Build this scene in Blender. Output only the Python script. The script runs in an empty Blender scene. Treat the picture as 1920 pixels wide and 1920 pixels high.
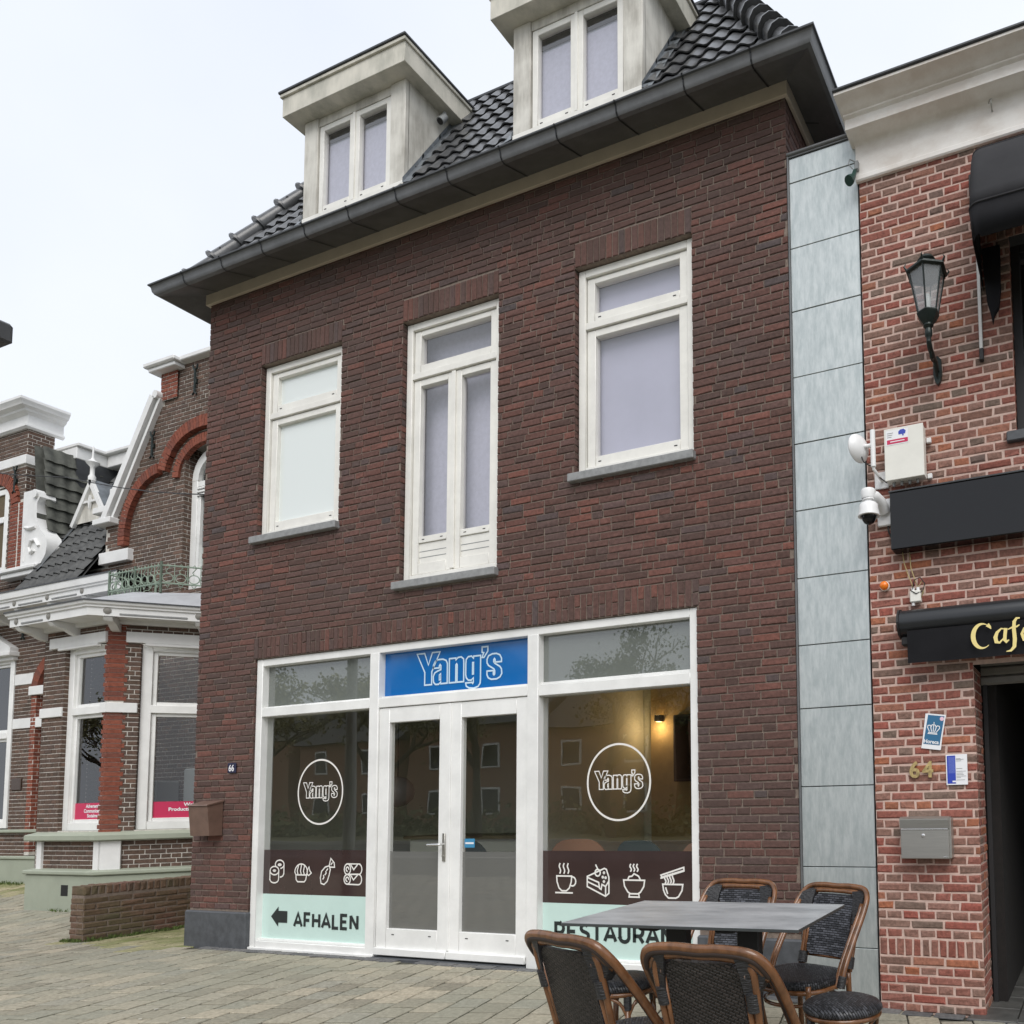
import bpy, math, random
from mathutils import Vector, Matrix
random.seed(7)
sc = bpy.context.scene
COL = sc.collection
R = math.radians
# ------------------------------------------------------------------ camera, sky, sun, exposure
cd = bpy.data.cameras.new('camera'); cam = bpy.data.objects.new('camera', cd); COL.objects.link(cam); sc.camera = cam
r_ = Vector((0.938393, 0.344909, -0.021361)); u_ = Vector((0.044203, -0.058497, 0.997308)); f_ = Vector((-0.342732, 0.936811, 0.070140))
r_.normalize(); f_ = (f_ - r_*f_.dot(r_)).normalized(); u_ = r_.cross(f_)
cam.matrix_world = Matrix(((r_.x,u_.x,-f_.x,8.498),(r_.y,u_.y,-f_.y,-5.025),(r_.z,u_.z,-f_.z,1.296),(0,0,0,1)))
cd.sensor_width = 36; cd.lens = 36*1429.4/1920
cd.shift_x = (960-1532.2)/1920; cd.shift_y = (1399.1-960)/1920
cd.clip_start = .05; cd.clip_end = 800
w = bpy.data.worlds.new('World'); sc.world = w; w.use_nodes = True
nt = w.node_tree; bg = nt.nodes['Background']
SUN_EL, SUN_AZ = R(50), R(150)
sky = nt.nodes.new('ShaderNodeTexSky'); sky.sky_type = 'NISHITA'; sky.sun_disc = False
sky.sun_elevation = SUN_EL; sky.sun_rotation = SUN_AZ; sky.dust_density = 6; sky.ozone_density = 2
# thin overcast: the blue sky shows only faintly through an even white cloud sheet
tc = nt.nodes.new('ShaderNodeTexCoord'); nz = nt.nodes.new('ShaderNodeTexNoise'); nz.inputs['Scale'].default_value = 1.6; nz.inputs['Detail'].default_value = 5
cr = nt.nodes.new('ShaderNodeValToRGB'); cr.color_ramp.elements[0].position = .3; cr.color_ramp.elements[0].color = (7.5,8.0,8.9,1)
cr.color_ramp.elements[1].position = .75; cr.color_ramp.elements[1].color = (9.2,9.5,9.9,1)
mx = nt.nodes.new('ShaderNodeMix'); mx.data_type = 'RGBA'; mx.inputs[0].default_value = .93
nt.links.new(tc.outputs['Generated'], nz.inputs['Vector']); nt.links.new(nz.outputs['Fac'], cr.inputs['Fac'])
nt.links.new(sky.outputs['Color'], mx.inputs[6]); nt.links.new(cr.outputs['Color'], mx.inputs[7]); nt.links.new(mx.outputs[2], bg.inputs['Color'])
bg.inputs['Strength'].default_value = .084
sd = bpy.data.lights.new('sun', 'SUN'); sd.energy = 1.5; sd.angle = R(40); sd.color = (1,.97,.93)
sun = bpy.data.objects.new('sun', sd); COL.objects.link(sun)
sdir = Vector((math.cos(SUN_EL)*math.sin(SUN_AZ), math.cos(SUN_EL)*math.cos(SUN_AZ), math.sin(SUN_EL)))
sun.rotation_euler = sdir.to_track_quat('Z','Y').to_euler()
sc.view_settings.view_transform = 'Standard'; sc.view_settings.look = 'None'; sc.view_settings.gamma = 1; sc.view_settings.exposure = .5

# ------------------------------------------------------------------ tags and object helpers
def tag(o, label=None, cat=None, group=None, kind=None):
    if label: o['label'] = label
    if cat: o['category'] = cat
    if group: o['group'] = group
    if kind: o['kind'] = kind
    return o
def empty(name, loc, label, cat, group=None, rz=0):
    o = bpy.data.objects.new(name, None); COL.objects.link(o); o.location = loc; o.rotation_euler = (0,0,rz)
    o.empty_display_size = .1
    return tag(o, label, cat, group)
def wloc(o):
    v = Vector((0,0,0))
    while o: v += o.location; o = o.parent
    return v
def copy_tree(o, parent=None):
    c = o.copy(); COL.objects.link(c); c.parent = parent
    for ch in list(o.children): copy_tree(ch, c)
    return c
class MB:
    def __init__(s): s.v=[]; s.f=[]; s.m=[]
    def add(s, vs, fs, mi=0):
        n=len(s.v); s.v += [tuple(v) for v in vs]; s.f += [tuple(i+n for i in f) for f in fs]; s.m += [mi]*len(fs); return s
    def quad(s,a,b,c,d,mi=0): return s.add([a,b,c,d],[(0,1,2,3)],mi)
    def box(s,x0,x1,y0,y1,z0,z1,mi=0,M=None):
        vs=[Vector(p) for p in ((x0,y0,z0),(x1,y0,z0),(x1,y1,z0),(x0,y1,z0),(x0,y0,z1),(x1,y0,z1),(x1,y1,z1),(x0,y1,z1))]
        if M: vs=[M@v for v in vs]
        return s.add(vs,[(0,3,2,1),(4,5,6,7),(0,1,5,4),(1,2,6,5),(2,3,7,6),(3,0,4,7)],mi)
    def bev(s,x0,x1,y0,y1,z0,z1,b=.004,mi=0,M=None):
        # box with all edges chamfered
        xs,ys,zs=(x0,x1),(y0,y1),(z0,z1); vs=[];idx={}
        for i in (0,1):
            for j in (0,1):
                for k in (0,1):
                    for a in range(3):
                        p=[xs[i],ys[j],zs[k]]; sg=(1-2*i,1-2*j,1-2*k)
                        for q in range(3):
                            if q!=a: p[q]+=sg[q]*b
                        idx[(i,j,k,a)]=len(vs); vs.append(Vector(p) if not M else M@Vector(p))
        fs=[]
        for a in range(3):
            b1,c1=(a+1)%3,(a+2)%3
            for sd_ in (0,1):
                def key(u,v): 
                    t=[0,0,0]; t[a]=sd_; t[b1]=u; t[c1]=v; return idx[(t[0],t[1],t[2],a)]
                l=[key(0,0),key(1,0),key(1,1),key(0,1)]; fs.append(l if sd_ else l[::-1])
        for a in range(3):
            b1,c1=(a+1)%3,(a+2)%3
            for u in (0,1):
                for v in (0,1):
                    def key(e,ax):
                        t=[0,0,0]; t[a]=e; t[b1]=u; t[c1]=v; return idx[(t[0],t[1],t[2],ax)]
                    l=[key(0,b1),key(1,b1),key(1,c1),key(0,c1)]; fs.append(l if (u+v)%2 else l[::-1])
        for i in (0,1):
            for j in (0,1):
                for k in (0,1):
                    l=[idx[(i,j,k,a)] for a in range(3)]; fs.append(l if (i+j+k)%2 else l[::-1])
        return s.add(vs,fs,mi)
    def prism(s,poly,y0,y1,mi=0,M=None,axis='y'):
        # poly in (x,z) extruded along y (or (x,y) along z, (y,z) along x)
        def P(a,b,t):
            v={'y':(a,t,b),'z':(a,b,t),'x':(t,a,b)}[axis]; v=Vector(v); return M@v if M else v
        n=len(poly); vs=[P(a,b,y0) for a,b in poly]+[P(a,b,y1) for a,b in poly]
        fs=[tuple(range(n)),tuple(range(2*n-1,n-1,-1))]+[(i,i+n,(i+1)%n+n,(i+1)%n) for i in range(n)]
        return s.add(vs,fs,mi)
    def tube(s,pts,r,seg=8,mi=0,cap=True,closed=False):
        pts=[Vector(p) for p in pts]; n=len(pts); rs=r if isinstance(r,(list,tuple)) else [r]*n
        T=[]
        for i in range(n):
            if closed: t=pts[(i+1)%n]-pts[i-1]
            else: t=pts[min(i+1,n-1)]-pts[max(i-1,0)]
            T.append(t.normalized())
        up=Vector((0,0,1)) if abs(T[0].z)<.9 else Vector((1,0,0))
        nrm=(up-T[0]*up.dot(T[0])).normalized(); rings=[]
        for i in range(n):
            nrm=(nrm-T[i]*nrm.dot(T[i])).normalized(); b=T[i].cross(nrm)
            rings.append([pts[i]+(nrm*math.cos(2*math.pi*k/seg)+b*math.sin(2*math.pi*k/seg))*rs[i] for k in range(seg)])
        vs=[p for rg in rings for p in rg]; fs=[]
        for i in range(n if closed else n-1):
            j=(i+1)%n
            for k in range(seg):
                fs.append((i*seg+k,j*seg+k,j*seg+(k+1)%seg,i*seg+(k+1)%seg))
        if cap and not closed: fs += [tuple(range(seg)), tuple(range((n-1)*seg,n*seg))[::-1]]
        # outward orientation
        fs=[f[::-1] for f in fs]
        return s.add(vs,fs,mi)
    def lathe(s,prof,c,seg=24,mi=0,M=None,a0=0,a1=2*math.pi):
        full=abs(a1-a0-2*math.pi)<1e-6; ns=seg if full else seg+1; vs=[];fs=[]
        for r,z in prof:
            for k in range(ns):
                a=a0+(a1-a0)*k/seg; v=Vector((r*math.cos(a),r*math.sin(a),z)); v=M@v if M else v; vs.append(v+Vector(c))
        for i in range(len(prof)-1):
            for k in range(seg):
                k2=(k+1)%ns; fs.append((i*ns+k,i*ns+k2,(i+1)*ns+k2,(i+1)*ns+k))
        return s.add(vs,fs,mi)
    def ribbon(s,pts,wd,O,U=Vector((1,0,0)),W=Vector((0,0,1)),closed=False,mi=0,cap=True,off=0.0):
        # flat stroke of constant width along 2D points in the plane O + a U + b W
        n=len(pts); N=U.cross(W); P=[Vector((a,b)) for a,b in pts]; L=[];Rr=[]
        for i in range(n):
            if closed: d0=(P[i]-P[i-1]); d1=(P[(i+1)%n]-P[i])
            else: d0=P[i]-P[max(i-1,0)] if i else P[1]-P[0]; d1=P[min(i+1,n-1)]-P[i] if i<n-1 else P[i]-P[i-1]
            d0=d0.normalized(); d1=d1.normalized(); t=(d0+d1)
            t=t.normalized() if t.length>1e-4 else d0
            m=Vector((-t.y,t.x)); k=min(1.6,1/max(.5,m.dot(Vector((-d0.y,d0.x))))); 
            e=Vector((0,0))
            if cap and not closed and i==0: e=-t*wd*.35
            if cap and not closed and i==n-1: e=t*wd*.35
            L.append(P[i]+m*wd/2*k+e); Rr.append(P[i]-m*wd/2*k+e)
        g=lambda q:O+U*q.x+W*q.y+N*off
        vs=[g(q) for q in L]+[g(q) for q in Rr]
        fs=[(i,i+n,(i+1)%n+n,(i+1)%n) for i in range(n if closed else n-1)]
        return s.add(vs,fs,mi)
    def build(s,name,mats,parent=None,smooth=False,kind=None,auto=None):
        me=bpy.data.meshes.new(name); off=wloc(parent) if parent else Vector((0,0,0))
        me.from_pydata([(v[0]-off.x,v[1]-off.y,v[2]-off.z) for v in s.v],[],s.f)
        if not isinstance(mats,(list,tuple)): mats=[mats]
        for m in mats: me.materials.append(m)
        me.polygons.foreach_set('material_index',s.m)
        if smooth: me.polygons.foreach_set('use_smooth',[True]*len(s.f))
        me.update()
        o=bpy.data.objects.new(name,me); COL.objects.link(o)
        if parent: o.parent=parent
        if auto is not None:
            me.polygons.foreach_set('use_smooth',[True]*len(s.f)); me.set_sharp_from_angle(angle=R(auto))
        if kind: o['kind']=kind
        return o
def pieces(mb,name,mats,parent,**k):
    # one object per loose piece
    par=list(range(len(mb.v)))
    def fd(i):
        while par[i]!=i: par[i]=par[par[i]]; i=par[i]
        return i
    for f in mb.f:
        for q in f[1:]: par[fd(q)]=fd(f[0])
    gr={}
    for f,m in zip(mb.f,mb.m): gr.setdefault(fd(f[0]),[]).append((f,m))
    out=[]
    for fs in gr.values():
        n=MB(); mp={}
        for f,m in fs:
            for q in f:
                if q not in mp: mp[q]=len(n.v); n.v.append(mb.v[q])
            n.f.append(tuple(mp[q] for q in f)); n.m.append(m)
        out.append(n.build(name,mats,parent,**k))
    return out
def lbl(o,t): o['label']=t; return o
def arc(cx,cy,rx,ry,a0,a1,n=12): return [(cx+rx*math.cos(R(a0+(a1-a0)*i/n)),cy+ry*math.sin(R(a0+(a1-a0)*i/n))) for i in range(n+1)]

# ------------------------------------------------------------------ materials
def newmat(name):
    m=bpy.data.materials.new(name); m.use_nodes=True; return m, m.node_tree, m.node_tree.nodes['Principled BSDF']
def mat(name,col,rough=.6,metal=0,noise=.0,nscale=8,bump=0,bscale=60,col2=None,spec=None,stretch=None,emit=None,coat=0):
    m,t,b=newmat(name); b.inputs['Roughness'].default_value=rough; b.inputs['Metallic'].default_value=metal
    b.inputs['Base Color'].default_value=(*col,1)
    if spec is not None: b.inputs['Specular IOR Level'].default_value=spec
    if coat: b.inputs['Coat Weight'].default_value=coat
    if emit: b.inputs['Emission Color'].default_value=(*emit[0],1); b.inputs['Emission Strength'].default_value=emit[1]
    if noise or col2 or bump:
        tc=t.nodes.new('ShaderNodeTexCoord'); mp=t.nodes.new('ShaderNodeMapping'); t.links.new(tc.outputs['Object'],mp.inputs['Vector'])
        if stretch: mp.inputs['Scale'].default_value=stretch
    if noise or col2:
        n=t.nodes.new('ShaderNodeTexNoise'); n.inputs['Scale'].default_value=nscale; n.inputs['Detail'].default_value=8; n.inputs['Roughness'].default_value=.65
        t.links.new(mp.outputs[0],n.inputs['Vector'])
        r=t.nodes.new('ShaderNodeValToRGB'); c2=col2 or tuple(c*(1-noise) for c in col); c1=col if col2 else tuple(min(1,c*(1+noise*.6)) for c in col)
        r.color_ramp.elements[0].position=.36; r.color_ramp.elements[1].position=.64
        r.color_ramp.elements[0].color=(*c2,1); r.color_ramp.elements[1].color=(*c1,1)
        t.links.new(n.outputs['Fac'],r.inputs['Fac']); t.links.new(r.outputs['Color'],b.inputs['Base Color'])
    if bump:
        n2=t.nodes.new('ShaderNodeTexNoise'); n2.inputs['Scale'].default_value=bscale; n2.inputs['Detail'].default_value=6
        t.links.new(mp.outputs[0],n2.inputs['Vector'])
        bp=t.nodes.new('ShaderNodeBump'); bp.inputs['Strength'].default_value=bump; bp.inputs['Distance'].default_value=.01
        t.links.new(n2.outputs['Fac'],bp.inputs['Height']); t.links.new(bp.outputs['Normal'],b.inputs['Normal'])
    return m
def brickmat(name,ramp,rough=.85,patch=None,bump=.5,spots=None):
    # every brick is its own mesh island: its colour comes from a per-island random value
    m,t,b=newmat(name); g=t.nodes.new('ShaderNodeNewGeometry'); r=t.nodes.new('ShaderNodeValToRGB'); r.color_ramp.interpolation='LINEAR'
    els=r.color_ramp.elements
    while len(els)<len(ramp): els.new(.5)
    for e,(p,c) in zip(els,ramp): e.position=p; e.color=(*c,1)
    t.links.new(g.outputs['Random Per Island'],r.inputs['Fac'])
    tc=t.nodes.new('ShaderNodeTexCoord'); n=t.nodes.new('ShaderNodeTexNoise'); n.inputs['Scale'].default_value=34; n.inputs['Detail'].default_value=9; n.inputs['Roughness'].default_value=.7
    t.links.new(tc.outputs['Object'],n.inputs['Vector'])
    mr=t.nodes.new('ShaderNodeMapRange'); mr.inputs[1].default_value=.3; mr.inputs[2].default_value=.7; mr.inputs[3].default_value=.6; mr.inputs[4].default_value=1.42
    t.links.new(n.outputs['Fac'],mr.inputs[0])
    mu=t.nodes.new('ShaderNodeMix'); mu.data_type='RGBA'; mu.blend_type='MULTIPLY'; mu.inputs[0].default_value=1
    t.links.new(r.outputs['Color'],mu.inputs[6]); t.links.new(mr.outputs[0],mu.inputs[7]); last=mu.outputs[2]
    if patch:  # broad areas of wall fired or weathered differently
        n3=t.nodes.new('ShaderNodeTexNoise'); n3.inputs['Scale'].default_value=patch[0]; n3.inputs['Detail'].default_value=3
        t.links.new(tc.outputs['Object'],n3.inputs['Vector'])
        r3=t.nodes.new('ShaderNodeMapRange'); r3.inputs[1].default_value=.4; r3.inputs[2].default_value=.65; r3.inputs[3].default_value=0; r3.inputs[4].default_value=patch[2]
        t.links.new(n3.outputs['Fac'],r3.inputs[0])
        m3=t.nodes.new('ShaderNodeMix'); m3.data_type='RGBA'; m3.inputs[7].default_value=(*patch[1],1)
        t.links.new(r3.outputs[0],m3.inputs[0]); t.links.new(last,m3.inputs[6]); last=m3.outputs[2]
    if spots:  # lime bloom and scuffs
        n4=t.nodes.new('ShaderNodeTexNoise'); n4.inputs['Scale'].default_value=spots[0]; n4.inputs['Detail'].default_value=10; n4.inputs['Roughness'].default_value=.8
        t.links.new(tc.outputs['Object'],n4.inputs['Vector'])
        r4=t.nodes.new('ShaderNodeMapRange'); r4.inputs[1].default_value=.60; r4.inputs[2].default_value=.78; r4.inputs[4].default_value=.6
        t.links.new(n4.outputs['Fac'],r4.inputs[0])
        m4=t.nodes.new('ShaderNodeMix'); m4.data_type='RGBA'; m4.inputs[7].default_value=(*spots[1],1)
        t.links.new(r4.outputs[0],m4.inputs[0]); t.links.new(last,m4.inputs[6]); last=m4.outputs[2]
    t.links.new(last,b.inputs['Base Color']); b.inputs['Roughness'].default_value=rough; b.inputs['Specular IOR Level'].default_value=.3
    bp=t.nodes.new('ShaderNodeBump'); bp.inputs['Strength'].default_value=bump; bp.inputs['Distance'].default_value=.008
    t.links.new(n.outputs['Fac'],bp.inputs['Height']); t.links.new(bp.outputs['Normal'],b.inputs['Normal'])
    return m
def glassmat(name,tint=(.93,.95,.94),ior=1.75,rough=0,wave=0,film=None):
    m=bpy.data.materials.new(name); m.use_nodes=True; t=m.node_tree; t.nodes.clear()
    out=t.nodes.new('ShaderNodeOutputMaterial'); mix=t.nodes.new('ShaderNodeMixShader'); fr=t.nodes.new('ShaderNodeFresnel')
    # a pane is thin: it mirrors equally from either side, so the index is inverted for the back face
    gm=t.nodes.new('ShaderNodeNewGeometry'); io=t.nodes.new('ShaderNodeMapRange'); io.inputs[3].default_value=ior; io.inputs[4].default_value=1/ior
    t.links.new(gm.outputs['Backfacing'],io.inputs[0]); t.links.new(io.outputs[0],fr.inputs['IOR'])
    tr=t.nodes.new('ShaderNodeBsdfTransparent'); tr.inputs['Color'].default_value=(*tint,1)
    gl=t.nodes.new('ShaderNodeBsdfGlossy'); gl.inputs['Roughness'].default_value=rough
    body=tr
    if film:  # frosted or printed film behind the glass: part of the light is scattered back
        df=t.nodes.new('ShaderNodeBsdfDiffuse'); df.inputs['Color'].default_value=(*film[0],1)
        m2=t.nodes.new('ShaderNodeMixShader'); m2.inputs[0].default_value=film[1]; t.links.new(tr.outputs[0],m2.inputs[1]); t.links.new(df.outputs[0],m2.inputs[2]); body=m2
    t.links.new(fr.outputs[0],mix.inputs[0]); t.links.new(body.outputs[0],mix.inputs[1]); t.links.new(gl.outputs[0],mix.inputs[2]); t.links.new(mix.outputs[0],out.inputs['Surface'])
    if wave:
        tc=t.nodes.new('ShaderNodeTexCoord'); n=t.nodes.new('ShaderNodeTexNoise'); n.inputs['Scale'].default_value=1.3; n.inputs['Detail'].default_value=1
        bp=t.nodes.new('ShaderNodeBump'); bp.inputs['Strength'].default_value=wave; bp.inputs['Distance'].default_value=.02
        t.links.new(tc.outputs['Object'],n.inputs['Vector']); t.links.new(n.outputs['Fac'],bp.inputs['Height']); t.links.new(bp.outputs['Normal'],gl.inputs['Normal'])
    return m
def streakmat(name,col,col2,scale=(14,14,1.2),amt=.6,rough=.7,col3=None):
    # vertical run-off staining
    m,t,b=newmat(name); tc=t.nodes.new('ShaderNodeTexCoord'); mp=t.nodes.new('ShaderNodeMapping'); mp.inputs['Scale'].default_value=scale
    t.links.new(tc.outputs['Object'],mp.inputs['Vector']); n=t.nodes.new('ShaderNodeTexNoise'); n.inputs['Scale'].default_value=1; n.inputs['Detail'].default_value=8; n.inputs['Roughness'].default_value=.7
    t.links.new(mp.outputs[0],n.inputs['Vector']); n2=t.nodes.new('ShaderNodeTexNoise'); n2.inputs['Scale'].default_value=3; n2.inputs['Detail'].default_value=6
    t.links.new(tc.outputs['Object'],n2.inputs['Vector'])
    mm=t.nodes.new('ShaderNodeMath'); mm.operation='MULTIPLY'; t.links.new(n.outputs['Fac'],mm.inputs[0]); t.links.new(n2.outputs['Fac'],mm.inputs[1])
    mr=t.nodes.new('ShaderNodeMapRange'); mr.inputs[1].default_value=.17; mr.inputs[2].default_value=.36; mr.inputs[3].default_value=0; mr.inputs[4].default_value=amt
    t.links.new(mm.outputs[0],mr.inputs[0]); mx=t.nodes.new('ShaderNodeMix'); mx.data_type='RGBA'; mx.inputs[6].default_value=(*col,1); mx.inputs[7].default_value=(*col2,1)
    t.links.new(mr.outputs[0],mx.inputs[0]); t.links.new(mx.outputs[2],b.inputs['Base Color']); b.inputs['Roughness'].default_value=rough
    return m

M={}
M['white']=mat('white_frame_paint',(.81,.81,.79),.45,noise=.09,nscale=2.5)
M['cream']=mat('cream_frame_paint',(.80,.785,.735),.5,noise=.08,nscale=4)
M['board']=mat('cream_fascia_board',(.60,.52,.42),.6,noise=.1,nscale=3)
M['oldwood']=streakmat('weathered_white_boards',(.70,.68,.62),(.32,.30,.26),(9,9,1.4),.75)
M['oldwood_h']=streakmat('weathered_cream_fascia',(.66,.63,.55),(.33,.33,.28),(7,7,2),.7)
M['zinc']=mat('dark_zinc_gutter',(.15,.153,.155),.42,metal=.35,noise=.18,nscale=5,bump=.05,bscale=9)
M['zinc_d']=mat('dark_lead_edge',(.05,.053,.058),.5,metal=.2,noise=.2,nscale=9)
M['lead']=mat('lead_flashing',(.2,.22,.24),.45,metal=.4,noise=.3,nscale=9)
M['patina']=mat('pale_patinated_zinc',(.56,.595,.59),.42,metal=.5,col2=(.42,.465,.465),nscale=20,stretch=(1.8,2,.4),bump=.06,bscale=40)
M['tile']=mat('black_glazed_tile',(.07,.072,.076),.3,noise=.35,nscale=14,bump=.06,bscale=50,spec=.6)
M['tile_old']=mat('weathered_grey_roof_tile',(.065,.066,.064),.6,noise=.45,nscale=9,bump=.2,bscale=50)
M['tile_moss']=mat('mossy_grey_roof_tile',(.085,.088,.075),.8,noise=.45,nscale=6,bump=.2,bscale=50)
M['mortar_dk']=mat('brown_mortar',(.21,.165,.135),.95,noise=.25,nscale=30,bump=.3,bscale=200)
M['mortar_pk']=mat('pinkish_mortar',(.58,.42,.36),.95,noise=.15,nscale=30,bump=.3,bscale=200)
M['mortar_wh']=mat('pale_mortar',(.60,.57,.52),.95,noise=.2,nscale=20)
M['brick_main']=brickmat('dark_red_brown_brick',[(0,(.080,.050,.043)),(.25,(.108,.057,.047)),(.5,(.132,.062,.050)),(.72,(.094,.063,.057)),(.9,(.175,.072,.055)),(1,(.080,.066,.066))],patch=(.4,(.085,.060,.052),.5),spots=(9,(.27,.22,.20)))
M['brick_cafe']=brickmat('handmade_red_brick',[(0,(.225,.078,.058)),(.22,(.28,.11,.085)),(.4,(.22,.135,.105)),(.55,(.29,.088,.066)),(.7,(.17,.125,.10)),(.84,(.265,.14,.11)),(.95,(.35,.125,.065)),(1,(.145,.10,.085))],bump=1.0,spots=(20,(.42,.30,.24)))
M['brick_villa']=brickmat('dark_brown_brick',[(0,(.080,.055,.042)),(.4,(.120,.078,.058)),(.7,(.095,.064,.052)),(1,(.155,.095,.07))],bump=.3)
M['brick_red']=brickmat('bright_red_brick',[(0,(.185,.055,.034)),(.5,(.24,.075,.046)),(1,(.15,.055,.04))],bump=.3)
M['brick_low']=brickmat('mossy_garden_brick',[(0,(.125,.070,.052)),(.5,(.165,.092,.068)),(1,(.11,.078,.06))],patch=(1.6,(.09,.095,.045),.6))
M['paver']=brickmat('grey_beige_paver',[(0,(.22,.20,.155)),(.3,(.33,.30,.23)),(.5,(.26,.25,.20)),(.8,(.40,.35,.265)),(1,(.27,.26,.215))],patch=(.6,(.28,.275,.215),.5),bump=.35,rough=.9)
M['paver_moss']=brickmat('mossy_paver',[(0,(.24,.23,.12)),(.5,(.33,.30,.18)),(1,(.38,.33,.22))],patch=(2.5,(.14,.17,.05),.7),bump=.35,rough=.95)
M['paver_dk']=brickmat('blue_grey_paver',[(0,(.09,.09,.092)),(.5,(.13,.13,.13)),(1,(.16,.155,.15))],bump=.35)
M['joint']=mat('sand_joint',(.07,.068,.05),1,noise=.4,nscale=30)
M['plinth']=mat('dark_blue_stone',(.075,.08,.088),.6,noise=.25,nscale=12,bump=.1,bscale=80)
M['sill']=mat('grey_stone_sill',(.27,.275,.275),.65,noise=.2,nscale=18)
M['green']=mat('sage_green_paint',(.33,.36,.285),.65,noise=.08,nscale=3)
M['green_iron']=mat('sage_green_iron',(.25,.32,.25),.5)
M['plaster']=mat('white_painted_plaster',(.76,.76,.75),.6,noise=.07,nscale=4)
M['cornice']=streakmat('stained_cream_cornice',(.84,.81,.77),(.55,.47,.40),(5,5,9),.5,.5)
M['black']=mat('black_lacquer',(.008,.008,.009),.08,spec=.4)
M['blackm']=mat('black_matte',(.015,.015,.016),.6)
M['canvas']=mat('charcoal_canvas',(.036,.036,.039),.9,spec=.2,noise=.12,nscale=4,bump=.15,bscale=5)
M['canvas_b']=mat('black_canvas',(.010,.010,.012),.8,spec=.2,noise=.2,nscale=5,bump=.2,bscale=5)
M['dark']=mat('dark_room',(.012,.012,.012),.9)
M['iron']=mat('black_green_cast_iron',(.012,.020,.018),.35,metal=.3,bump=.2,bscale=70)
M['steel']=mat('brushed_steel',(.42,.41,.38),.38,metal=.8,noise=.08,nscale=6,stretch=(1,1,30))
M['steel_l']=mat('bright_steel',(.7,.7,.7),.25,metal=.9)
M['bronze']=mat('brown_bronze_mailbox',(.20,.125,.095),.45,metal=.35,noise=.15)
M['brass']=mat('aged_brass',(.55,.42,.19),.4,metal=.5,noise=.35,nscale=40)
M['plastic']=mat('white_plastic',(.80,.80,.80),.35)
M['greyplastic']=mat('grey_plastic',(.25,.26,.26),.45)
M['cab']=mat('cream_enamel_box',(.76,.75,.69),.4,noise=.04)
M['orange']=mat('orange_lens',(.85,.20,.01),.2)
M['navy']=mat('navy_enamel',(.012,.014,.05),.25)
M['hblue']=mat('sign_blue',(.03,.14,.27),.3)
M['pblue']=mat('print_blue',(.03,.06,.42),.4)
M['pink']=mat('raspberry_print',(.55,.02,.09),.4)
M['signwhite']=mat('print_white',(.82,.82,.84),.4)
M['ink']=mat('print_dark_grey',(.018,.024,.024),.45)
M['inkwhite']=mat('vinyl_white',(.80,.78,.74),.45)
M['gold']=mat('cream_yellow_lettering',(.80,.66,.26),.5)
M['yangblue']=mat('cobalt_film',(.008,.135,.42),.06,spec=.5)
M['yangline']=mat('pale_blue_outline',(.55,.72,.85),.3)
M['mint']=mat('mint_film',(.56,.73,.68),.12,noise=.04,nscale=2,spec=.6)
M['brownfilm']=mat('brown_film',(.045,.026,.024),.06,noise=.15,nscale=2,spec=.7)
M['frost']=glassmat('frosted_film_glass',(.5,.52,.5),1.9,0,film=((.15,.15,.14),.92))
M['frost_t']=glassmat('frosted_transom_glass',(.5,.52,.5),2.2,0,film=((.16,.175,.16),.95))
M['glass']=glassmat('shop_glass',(.90,.92,.90),2.35,0,wave=.1)
M['glass_up']=glassmat('upper_window_glass',(.97,.97,.99),2.2,0,wave=.12)
M['glass_mint']=glassmat('mint_frosted_glass',(.9,.92,.9),1.9,0,wave=.12,film=((.80,.85,.83),.93))
M['glass_v']=glassmat('villa_glass',(.8,.82,.82),1.8,0,wave=.2)
M['blind']=mat('pale_mint_blind',(.92,.97,.94),.8,noise=.04)
M['blind2']=mat('lilac_sky_tint_blind',(.46,.46,.55),.8,noise=.05,nscale=2)  # lilac tint puts the sky mirrored in the panes into the blind
M['blind3']=mat('sky_tint_net_curtain',(.50,.50,.58),.9,noise=.08,nscale=30)  # curtain tint stands in for sky mirrored in middle and dormer panes
M['woodfloor']=mat('brown_wood_floor',(.12,.08,.05),.4,noise=.3,nscale=4)
M['ochre']=mat('ochre_room_wall',(.42,.31,.15),.8,noise=.1)
M['roomwhite']=mat('grey_room_wall',(.62,.62,.52),.9)
M['rattan']=mat('brown_rattan_tube',(.17,.075,.032),.2,noise=.45,nscale=16,stretch=(1,1,.35),spec=.6)
M['rattan_g']=mat('dark_rattan_groove',(.03,.018,.014),.6)
M['binding']=mat('black_binding',(.022,.022,.024),.45,bump=.9,bscale=160,stretch=(.25,.25,1.0))
M['slate']=mat('grey_slate_table_top',(.40,.41,.42),.42,col2=(.24,.25,.26),nscale=3.2,stretch=(1,2.4,1),spec=.5)
M['edge']=mat('dark_table_edge',(.05,.055,.055),.5)
M['grass']=mat('moss_and_weeds',(.09,.13,.03),.9,noise=.4,nscale=30)
M['asphalt']=mat('road_asphalt',(.11,.11,.105),.9,noise=.2,nscale=20)
M['kerb']=mat('concrete_kerb',(.38,.37,.34),.9,noise=.15)
M['verge']=mat('rough_grass_verge',(.13,.13,.055),1,noise=.4,nscale=3)
M['bark']=mat('grey_brown_bark',(.09,.075,.055),.95,noise=.4,nscale=12)
M['leaf']=mat('autumn_olive_leaves',(.27,.26,.11),.8,noise=.5,nscale=2)
M['leaf2']=mat('dark_green_leaves',(.15,.17,.07),.8,noise=.5,nscale=2)
M['farbrick']=mat('orange_brown_brick_house',(.34,.19,.12),.9,noise=.15,nscale=30)
M['cable']=mat('black_cable',(.015,.015,.015),.6)
M['ycable']=mat('yellowed_cable',(.45,.36,.17),.6)
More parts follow.
